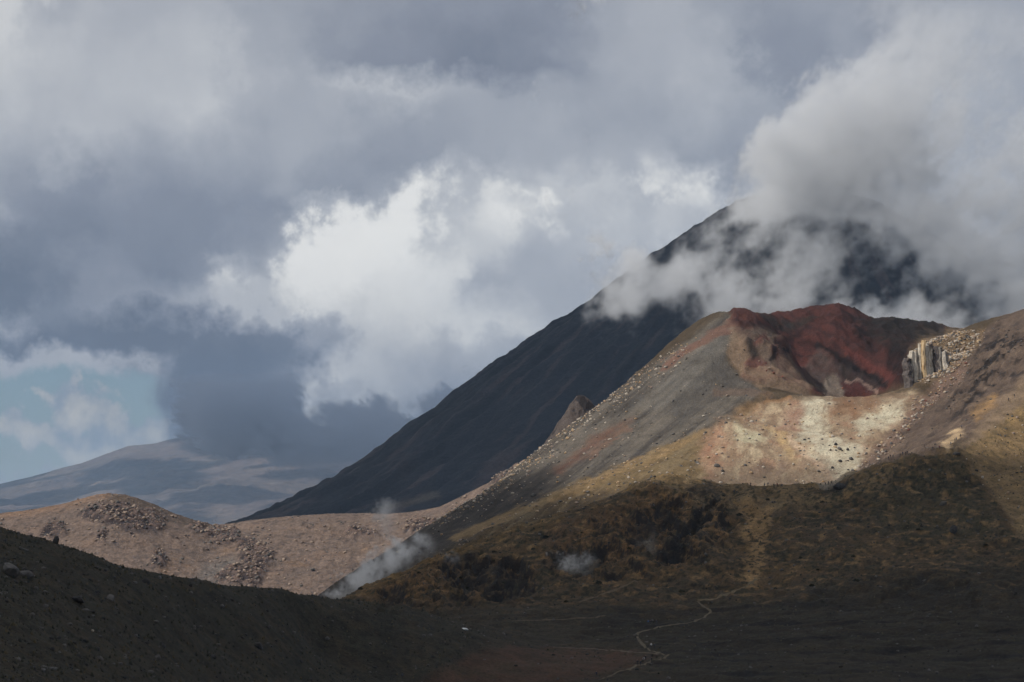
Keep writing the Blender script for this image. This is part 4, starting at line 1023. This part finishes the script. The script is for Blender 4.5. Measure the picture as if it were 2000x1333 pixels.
# ------------------------------------------------------------------ hikers
def cloth(name, c):
    m = bpy.data.materials.new(name); m.use_nodes = True; nt = m.node_tree
    b = nt.nodes['Principled BSDF']; b.inputs['Roughness'].default_value = .9
    n = nt.nodes.new('ShaderNodeTexNoise'); n.inputs['Scale'].default_value = 9
    mx = nt.nodes.new('ShaderNodeMix'); mx.data_type = 'RGBA'; mx.inputs[6].default_value = (*[v * .75 for v in c], 1); mx.inputs[7].default_value = (*[min(1, v * 1.2) for v in c], 1)
    nt.links.new(n.outputs['Fac'], mx.inputs[0]); nt.links.new(mx.outputs[2], b.inputs['Base Color'])
    return m
SKIN = cloth('skin', (.45, .28, .20)); HAIR = cloth('hair', (.05, .035, .025))
JACKETS = {'black': cloth('jacket_black', (.02, .02, .025)), 'blue': cloth('jacket_blue', (.03, .09, .22)), 'red': cloth('jacket_red', (.35, .04, .04)), 'white': cloth('jacket_white', (.6, .6, .6)), 'navy': cloth('jacket_navy', (.02, .025, .06))}
TROUSERS = cloth('trousers_dark', (.03, .03, .035)); PACK = cloth('backpack_fabric', (.05, .05, .07))
def body_mesh(stride, seed):
    """one skinned figure, 1.72 m tall, mid-step"""
    J = [('pel', (0, 0, .95), .15), ('ch', (0, .02, 1.25), .17), ('sh', (0, .02, 1.42), .13), ('nk', (0, .03, 1.52), .06), ('hd', (0, .05, 1.60), .10), ('ht', (0, .05, 1.68), .085)]
    E = [(0, 1), (1, 2), (2, 3), (3, 4), (4, 5)]
    def add(n, p, r, par): J.append((n, p, r)); E.append((par, len(J) - 1)); return len(J) - 1
    for sx, st in ((-1, stride), (1, -stride)):
        h = add('hip', (sx * .10, 0, .90), .11, 0); k = add('kn', (sx * .11, st * .55 + .05, .50), .075, h)
        a = add('an', (sx * .11, st - .05 * (st < 0), .08), .05, k); add('to', (sx * .12, st + .17, .04), .045, a)
        s = add('shd', (sx * .20, .01, 1.40), .075, 2); e = add('el', (sx * .25, -st * .5 - .04, 1.13), .052, s)
        w = add('wr', (sx * .25, -st * .8 + .14, .92), .038, e); add('hn', (sx * .25, -st * .85 + .19, .85), .045, w)
    me = bpy.data.meshes.new('body'); me.from_pydata([j[1] for j in J], E, [])
    o = bpy.data.objects.new('body', me); COL.objects.link(o)
    md = o.modifiers.new('s', 'SKIN'); sv = me.skin_vertices[0].data
    for i, j in enumerate(J): sv[i].radius = (j[2], j[2] * .85)
    sv[0].use_root = True
    o.modifiers.new('d', 'SUBSURF').levels = 1
    out = bpy.data.meshes.new_from_object(o.evaluated_get(bpy.context.evaluated_depsgraph_get()))
    bpy.data.objects.remove(o); out.name = 'person'
    return out
_bodies = [body_mesh(.28, 1), body_mesh(.04, 2)]
def hair_mesh():
    bm = bmesh.new(); bmesh.ops.create_uvsphere(bm, u_segments=10, v_segments=7, radius=.115)
    bmesh.ops.delete(bm, geom=[v for v in bm.verts if v.co.z < -.01 and v.co.y > -.03], context='VERTS'); bmesh.ops.translate(bm, vec=(0, .04, 1.65), verts=bm.verts)
    me = bpy.data.meshes.new('hair'); bm.to_mesh(me); bm.free(); me.materials.append(HAIR); return me
def pack_mesh():
    bm = bmesh.new(); bmesh.ops.create_cube(bm, size=1); bmesh.ops.scale(bm, vec=(.32, .20, .5), verts=bm.verts); bmesh.ops.bevel(bm, geom=bm.edges[:], offset=.06, segments=2, affect='EDGES'); bmesh.ops.translate(bm, vec=(0, -.22, 1.22), verts=bm.verts)
    me = bpy.data.meshes.new('backpack'); bm.to_mesh(me); bm.free(); me.materials.append(PACK); return me
HAIRM, PACKM = hair_mesh(), pack_mesh()
PM = {}
def person_mesh(kind, jk):
    if (kind, jk) not in PM:
        me = _bodies[kind].copy(); me.materials.clear()
        for m in (SKIN, JACKETS[jk], TROUSERS): me.materials.append(m)
        for f in me.polygons:
            c = f.center
            f.material_index = 0 if (c.z > 1.5 or (abs(c.x) > .2 and c.z < .9)) else (1 if c.z > .88 else 2)
            f.use_smooth = True
        PM[(kind, jk)] = me
    return PM[(kind, jk)]
def person(px, py, jk, label, group, walk=0, pack=True, dmin=0):
    p = hit(px, py, dmin)
    if p is None: return
    o = add_obj('person', person_mesh(walk, jk), label=label, category='person', group=group)
    o.location = (p[0], p[1], p[2] - .02); o.rotation_euler.z = random.uniform(0, 6.28)
    add_obj('hair', HAIRM, None, o)
    if pack: add_obj('backpack', PACKM, None, o)
G1 = [(1493, 953), (1500, 951), (1512, 952), (1518, 952), (1527, 953), (1466, 951), (1434, 966), (1439, 966)]
G2 = [(1612, 950), (1618, 949), (1624, 948)]
G3 = [(1735, 899), (1739, 899), (1744, 898), (1758, 895), (1763, 894), (1769, 891), (1772, 889)]
G4 = [(1822, 881), (1835, 879), (1857, 871), (1865, 866), (1868, 862), (1876, 858)]
G5 = [(1878, 838), (1970, 786), (1981, 778)]
G6 = [(1266, 1221), (1270, 1221), (1282, 1220)]
G7 = [(1272, 1268), (1278, 1268)]
G8 = [(1257, 1294), (1261, 1292), (1245, 1302), (1251, 1302), (1273, 1295)]
for pts_, jks, lb, gr in ((G1, ['black', 'navy', 'black', 'red', 'black'], 'tiny hiker in dark clothing on the saddle below the pale bowl', 'hikers on the saddle'),
                          (G2, ['black', 'navy', 'black'], 'tiny hiker left of the big dark boulder on the saddle', 'hikers beside the dark boulder'),
                          (G3, ['navy', 'black', 'black', 'black'], 'tiny hiker in a row at the foot of the purple scree', 'hikers at the foot of the purple scree'),
                          (G4, ['black', 'red', 'white', 'black', 'blue'], 'tiny hiker climbing the sandy crest right of the bowl', 'hikers on the sandy crest'),
                          (G5, ['black', 'navy'], 'tiny hiker high on the crest path near the right edge', 'hikers high on the crest path'),
                          (G6, ['blue', 'black', 'black'], 'hiker resting below the zigzag of the path in the basin', 'hikers below the zigzag'),
                          (G7, ['white', 'black'], 'one of a pair of hikers at the fork of the basin paths', 'pair of hikers at the fork'),
                          (G8, ['white', 'black', 'black', 'navy', 'black'], 'hiker in a small group on the lowest path in the basin', 'hikers on the lowest path')):
    for i, (x, y) in enumerate(pts_):
        jk = jks[i % len(jks)]
        person(x, y, jk, lb.replace('hiker in dark clothing', 'hiker').replace('hiker', 'hiker in a %s jacket' % jk, 1) if 'one of a pair' not in lb else 'hiker in a %s jacket, one of a pair at the fork of the basin paths' % jk, gr + ', ' + jk + ' jacket', i % 2)
person(1745, 935, 'black', 'lone hiker on the dusty slope under the saddle crest', 'lone hiker')
person(1165, 1325, 'navy', 'hiker at the lower end of the basin path near the bottom edge', 'lowest hiker')
#OBJS_END

# ------------------------------------------------------------------ clouds that throw the shade (above the frame)
def vol_mat(name, dens, color=(1, 1, 1), aniso=.0, grid=False):
    m = bpy.data.materials.new(name); m.use_nodes = True; nt = m.node_tree; nt.nodes.clear()
    o = nt.nodes.new('ShaderNodeOutputMaterial'); v = nt.nodes.new('ShaderNodeVolumePrincipled')
    v.inputs['Color'].default_value = (*color, 1); v.inputs['Density'].default_value = dens; v.inputs['Anisotropy'].default_value = aniso
    v.inputs['Density Attribute'].default_value = 'density' if grid else ''
    nt.links.new(v.outputs[0], o.inputs['Volume'])
    return m

def any_ground(x, y):
    s = x / np.maximum(y, 1)
    ok = (y > 420) & (y < 1880) & (s > S_COLS[0]) & (s < S_COLS[-1])
    return np.where(ok, ground_z(np.where(ok, x, 0.), np.where(ok, y, 800.)), -25.0)

def shade_cloud(name, H, xr, yr, step, mask_fn, ground_fn, up=80, down=30, dens=.030):
    """a cloud at height H whose shadow falls on the ground where mask_fn says; xr, yr: range on the ground"""
    kx, ky = SUN.x / SUN.z, SUN.y / SUN.z
    xs = np.arange(xr[0], xr[1], step) + kx * H; ys = np.arange(yr[0], yr[1], step) + ky * H
    gx, gy = np.meshgrid(xs, ys)
    z = np.zeros_like(gx)
    for _ in range(6):
        x = gx - kx * (H - z); y = gy - ky * (H - z); z = .5 * z + .5 * ground_fn(x, y)
    t = mask_fn(x, y, z)
    t[0] = t[-1] = 0; t[:, 0] = t[:, -1] = 0
    t = np.where(t < .02, 0, t)
    lump = 1 + .5 * fbm(gx / 130, gy / 130, 4, 801)
    top = H + t * up * lump; bot = H - t * down * (1 + .4 * fbm(gx / 90, gy / 90, 3, 811))
    n, m = t.shape
    idx = np.arange(n * m).reshape(n, m); idb = np.where(t > 0, idx + n * m, idx)
    q = grid_faces(n, m); use = t.ravel()[q].max(1) > 0
    qt = q[use]; qb = idb.ravel()[qt][:, ::-1]
    V = np.concatenate([np.stack([gx, gy, top], -1).reshape(-1, 3), np.stack([gx, gy, bot], -1).reshape(-1, 3)])
    Fa = np.concatenate([qt, qb]); ids, inv = np.unique(Fa, return_inverse=True)
    return add_obj(name, mesh_from(name, V[ids], inv.reshape(Fa.shape)), vol_mat(name + '_vapour', dens), kind='stuff')

P_LIT = [(780, 1000), (860, 1020), (960, 1012), (1040, 1022), (1110, 1010), (1200, 976), (1290, 955), (1350, 963), (1400, 966), (1480, 968), (1600, 968), (1650, 950), (1700, 930), (1770, 906), (1850, 890), (1885, 905), (1920, 960), (1945, 1020), (1985, 1055), (2400, 1060), (3200, 1000), (3200, 200), (400, 200), (400, 900)]
def m_near_shade(x, y, z):
    px, py = project(x, np.maximum(y, 60), z)
    k = sstep(11, -11, poly_sd(px + 26 * fbm(x / 45, y / 45, 4, 821), py + 7 * fbm(x / 30, y / 30, 3, 823), P_LIT))
    k = np.where(y < 420, 1, k) * sstep(1460, 1420, y)
    return k * sstep(-240, -100, y) * sstep(1150, 900, np.abs(x))
shade_cloud('cloud', 1460.0, (-1200, 1200), (-260, 1500), 8.0, m_near_shade, any_ground)
VX, VY = (1575 - 1000) / F * 4300, 4300.0
def cone_ground(x, y): return np.clip(500 - .56 * np.hypot(x - VX, y - VY), -30, 480)
def m_cone(x, y, z):
    x0 = x - SUN.x / SUN.z * z; y0 = y - SUN.y / SUN.z * z
    edge = sstep(-40, 40, y0 - (3780 + .35 * x0) + 40 * fbm(x / 120, y / 120, 3, 833))
    return edge * sstep(1250, 1000, np.hypot(x - VX, y - VY) + 90 * fbm(x / 200, y / 200, 4, 831))
shade_cloud('cloud', 1560.0, (VX - 1400, VX + 1400), (VY - 1400, VY + 1400), 26.0, m_cone, cone_ground, 160, 50, .013)
def m_far(x, y, z):
    n = fbm(x / 700, y / 2000, 4, 841)
    return sstep(.04, .20, n + .1 * sstep(21500, 14500, y)) * sstep(12800, 14400, y) * sstep(28000, 26400, y)
shade_cloud('cloud', 6200.0, (-7000, 3600), (12700, 28100), 95.0, m_far, lambda x, y: np.full_like(x, 480.), 400, 140, .012)
def m_mid(x, y, z): return sstep(0, 200, 900 - np.abs(x + 330)) * sstep(0, 300, 1500 - np.abs(y - 13500))  # added unseen cloud, there to keep the far cloud bank in shade
shade_cloud('cloud', 3600.0, (-1400, 800), (11900, 15100), 60.0, m_mid, lambda x, y: np.full_like(x, 0.), 260, 90, .02)

# ------------------------------------------------------------------ haze
bm = bmesh.new()
bmesh.ops.create_cube(bm, size=1)
bmesh.ops.scale(bm, vec=(30000, 40000, 1500), verts=bm.verts); bmesh.ops.translate(bm, vec=(0, 14000, 580), verts=bm.verts)
me = bpy.data.meshes.new('haze'); bm.to_mesh(me); bm.free()
add_obj('haze', me, vol_mat('haze_air', 2.5e-5, (.46, .69, 1.0)), kind='stuff')

# ------------------------------------------------------------------ cloud and steam with a grid of density
def fft_noise(shape, beta=3.9, seed=0, lo=1.5, squash=(1, 1, 1)):
    r = np.random.default_rng(seed)
    f = np.fft.rfftn(r.standard_normal(shape).astype(np.float32))
    n = max(shape)
    kz = np.fft.fftfreq(shape[0])[:, None, None] * n * squash[0]; ky = np.fft.fftfreq(shape[1])[None, :, None] * n * squash[1]; kx = np.fft.rfftfreq(shape[2])[None, None, :] * n * squash[2]
    k = np.sqrt(kx * kx + ky * ky + kz * kz)
    a = np.where(k > lo, 1, (k / lo) ** 2) / np.maximum(k, lo) ** (beta / 2)
    g = np.fft.irfftn(f * a, shape, axes=(0, 1, 2)).astype(np.float32)
    return (g - g.mean()) / g.std()

def vapour(name, lo, hi, res, fn, dens, color=(1, 1, 1), seed=0, aniso=0.0, beta=3.9, flat=1.0, lo_k=1.5, **props):
    lo = np.array(lo, float); hi = np.array(hi, float)
    nx, ny, nz = res
    gx, gy, gz = [np.linspace(lo[i], hi[i], res[i], dtype=np.float32) for i in range(3)]
    Z, Y, X = np.meshgrid(gz, gy, gx, indexing='ij')
    px, py = project(X, Y, Z)
    nz_ = fft_noise((nz, ny, nx), beta, seed, lo_k, squash=(1, flat, 1))
    d = np.clip(fn(px, py, X, Y, Z, nz_), 0, None).astype(np.float32)
    # keep the faces of the box empty
    for ax in range(3):
        sl = [slice(None)] * 3
        for e in (0, 1, -1, -2): sl[ax] = e; d[tuple(sl)] = 0
    me = bpy.data.meshes.new(name); me.vertices.add(d.size)
    me.vertices.foreach_set('co', np.stack([X.ravel(), Y.ravel(), Z.ravel()], 1).astype(np.float32).ravel())
    at_ = me.attributes.new('dens', 'FLOAT', 'POINT'); at_.data.foreach_set('value', d.ravel())
    g = bpy.data.node_groups.new(name, 'GeometryNodeTree')
    g.interface.new_socket('Geometry', in_out='INPUT', socket_type='NodeSocketGeometry'); g.interface.new_socket('Geometry', in_out='OUTPUT', socket_type='NodeSocketGeometry')
    N = g.nodes.new; L = g.links.new
    gi = N('NodeGroupInput'); go = N('NodeGroupOutput'); vc = N('GeometryNodeVolumeCube')
    vc.inputs['Min'].default_value = lo; vc.inputs['Max'].default_value = hi
    for i, k in enumerate('XYZ'): vc.inputs['Resolution ' + k].default_value = res[i]
    def vm(op, a, v):
        n = N('ShaderNodeVectorMath'); n.operation = op; L(a, n.inputs[0])
        if v is not None: n.inputs[1].default_value = v
        return n
    o = vm('SUBTRACT', N('GeometryNodeInputPosition').outputs[0], lo)
    o = vm('MULTIPLY', o.outputs[0], [(res[i] - 1) / (hi[i] - lo[i]) for i in range(3)])
    o = vm('ADD', o.outputs[0], (.5, .5, .5)); o = vm('FLOOR', o.outputs[0], None)
    o = vm('DOT_PRODUCT', o.outputs[0], (1, nx, nx * ny))
    si = N('GeometryNodeSampleIndex'); si.data_type = 'FLOAT'; si.domain = 'POINT'; si.clamp = True
    na = N('GeometryNodeInputNamedAttribute'); na.data_type = 'FLOAT'; na.inputs['Name'].default_value = 'dens'
    L(gi.outputs[0], si.inputs['Geometry']); L(na.outputs[0], si.inputs['Value']); L(o.outputs['Value'], si.inputs['Index']); L(si.outputs[0], vc.inputs['Density'])
    sm = N('GeometryNodeSetMaterial'); sm.inputs['Material'].default_value = vol_mat(name + '_grain', dens, color, aniso, True)
    L(vc.outputs[0], sm.inputs[0]); L(sm.outputs[0], go.inputs[0])
    ob = add_obj(name, me, None, None, kind='stuff', **props)
    ob.modifiers.new('grid', 'NODES').node_group = g
    return ob

def sdf_s(px, py, poly, f): return sstep(-f, f, poly_sd(px, py, poly))

P_DENSE = [(1420, 402), (1475, 335), (1525, 215), (1620, 120), (1760, 20), (2400, -120), (2400, 720), (1900, 700), (1690, 680), (1625, 615), (1700, 570), (1750, 505), (1735, 445), (1640, 412), (1520, 402)]
P_VEIL = [(1140, 600), (1240, 545), (1330, 468), (1420, 385), (1580, 380), (1780, 400), (1830, 440), (1800, 520), (1720, 565), (1640, 600), (1540, 630), (1470, 620), (1430, 655), (1360, 630), (1290, 605), (1210, 632), (1150, 640)]
def summit_cloud(px, py, X, Y, Z, n):
    """ragged bank: the edge follows the noise, the inside is full"""
    A = np.clip(poly_sd(px, py, P_DENSE) / 85, -1.6, 1.3); V = np.clip(poly_sd(px, py, P_VEIL) / 45, -1.6, .75)
    K = np.clip(poly_sd(px, py, [(1395, 455), (1425, 385), (1480, 355), (1800, 345), (1920, 430), (1900, 560), (1800, 540), (1740, 455), (1560, 440), (1480, 450)]) / 30, -1.6, .9)
    top = sstep(-10, 290, py + .20 * (2000 - px))
    yy = sstep(3460, 3540, Y) * sstep(3800, 3700, Y)
    return yy * np.maximum(np.maximum(sstep(0., 1.1, A + .85 * n) * top * np.clip(.65 + .5 * n, .15, 2), .62 * sstep(.05, 1.6, V + .75 * n)), .85 * sstep(-.15, 1.0, K + .6 * n)) * 1.0
vapour('cloud', (20, 3450, 205), (830, 3810, 700), (260, 80, 158), summit_cloud, .015, (.94, .965, 1.0), 3, beta=3.5, flat=4.0, lo_k=2.6)
def far_cloud(px, py, X, Y, Z, n):
    a = sstep(0., .9, np.clip(poly_sd(px, py, [(345, 680), (560, 680), (595, 780), (622, 850), (580, 884), (500, 880), (450, 895), (400, 872), (358, 838)]) / 24, -1.6, 1.6) + .55 * n)
    v = sdf_s(px + 14 * n, py + 9 * n, [(550, 815), (700, 808), (830, 790), (960, 780), (900, 835), (810, 850), (720, 895), (640, 900), (560, 905), (530, 880)], 24)
    yy = sstep(12400, 12700, Y) * sstep(14100, 13700, Y)
    return yy * np.maximum(a * np.clip(1 + .3 * n, 0, 2) * sstep(720, 800, py), v * np.clip(.70 + .3 * n, 0, 2))
vapour('cloud', (-1560, 12350, 340), (40, 14150, 800), (180, 40, 70), far_cloud, .006, (.60, .67, .80), 8, beta=3.2, flat=6.0, lo_k=5.0)
def plume(px, py, X, Y, Z, n):
    w = 10 * n
    a = sdf_s(px + w, py + w * .5, [(660, 1172), (700, 1130), (715, 1100), (745, 1080), (775, 1075), (790, 1060), (815, 1075), (800, 1100), (760, 1130), (720, 1155)], 9)
    b = sdf_s(px + 1.6 * w, py + w, [(740, 1080), (755, 1030), (775, 990), (800, 985), (800, 1030), (790, 1070)], 18)
    c = sdf_s(px + 1.5 * w, py + w * .6, [(770, 1130), (810, 1110), (850, 1098), (900, 1093), (905, 1104), (860, 1115), (800, 1135)], 9)
    d = sdf_s(px + w, py + w, [(790, 1085), (830, 1065), (850, 1062), (845, 1075), (800, 1095)], 10)
    yy = sstep(1222, 1232, Y) * sstep(1275, 1262, Y)
    return yy * (a * np.clip(.30 + .65 * n, 0, 2) + b * np.clip(-.28 + .26 * n, 0, 1) + c * np.clip(.1 + .3 * n, 0, 1) * .6 + d * np.clip(.2 + .3 * n, 0, 1))
vapour('steam', (-84, 1215, -24), (-14, 1280, 26), (88, 60, 64), plume, .075, (1, 1, 1), 12, beta=3.2, flat=2.5)

def vent(px, py, X, Y, Z, n):
    w = 7 * n
    a = sdf_s(px + w, py + w, [(1088, 1118), (1098, 1098), (1120, 1088), (1140, 1092), (1160, 1082), (1168, 1098), (1158, 1118), (1120, 1126)], 8)
    b = sdf_s(px + w, py + w, [(880, 1104), (885, 1092), (900, 1090), (905, 1100), (895, 1106)], 5)
    return sstep(1158, 1164, Y) * sstep(1190, 1184, Y) * (a * np.clip(-.1 + .5 * n, 0, 2) + b * np.clip(-.1 + .4 * n, 0, 1))
vapour('steam', (-30, 1155, -12), (36, 1192, 6), (120, 40, 36), vent, .05, (1, 1, 1), 31, beta=2.9, flat=2.5)
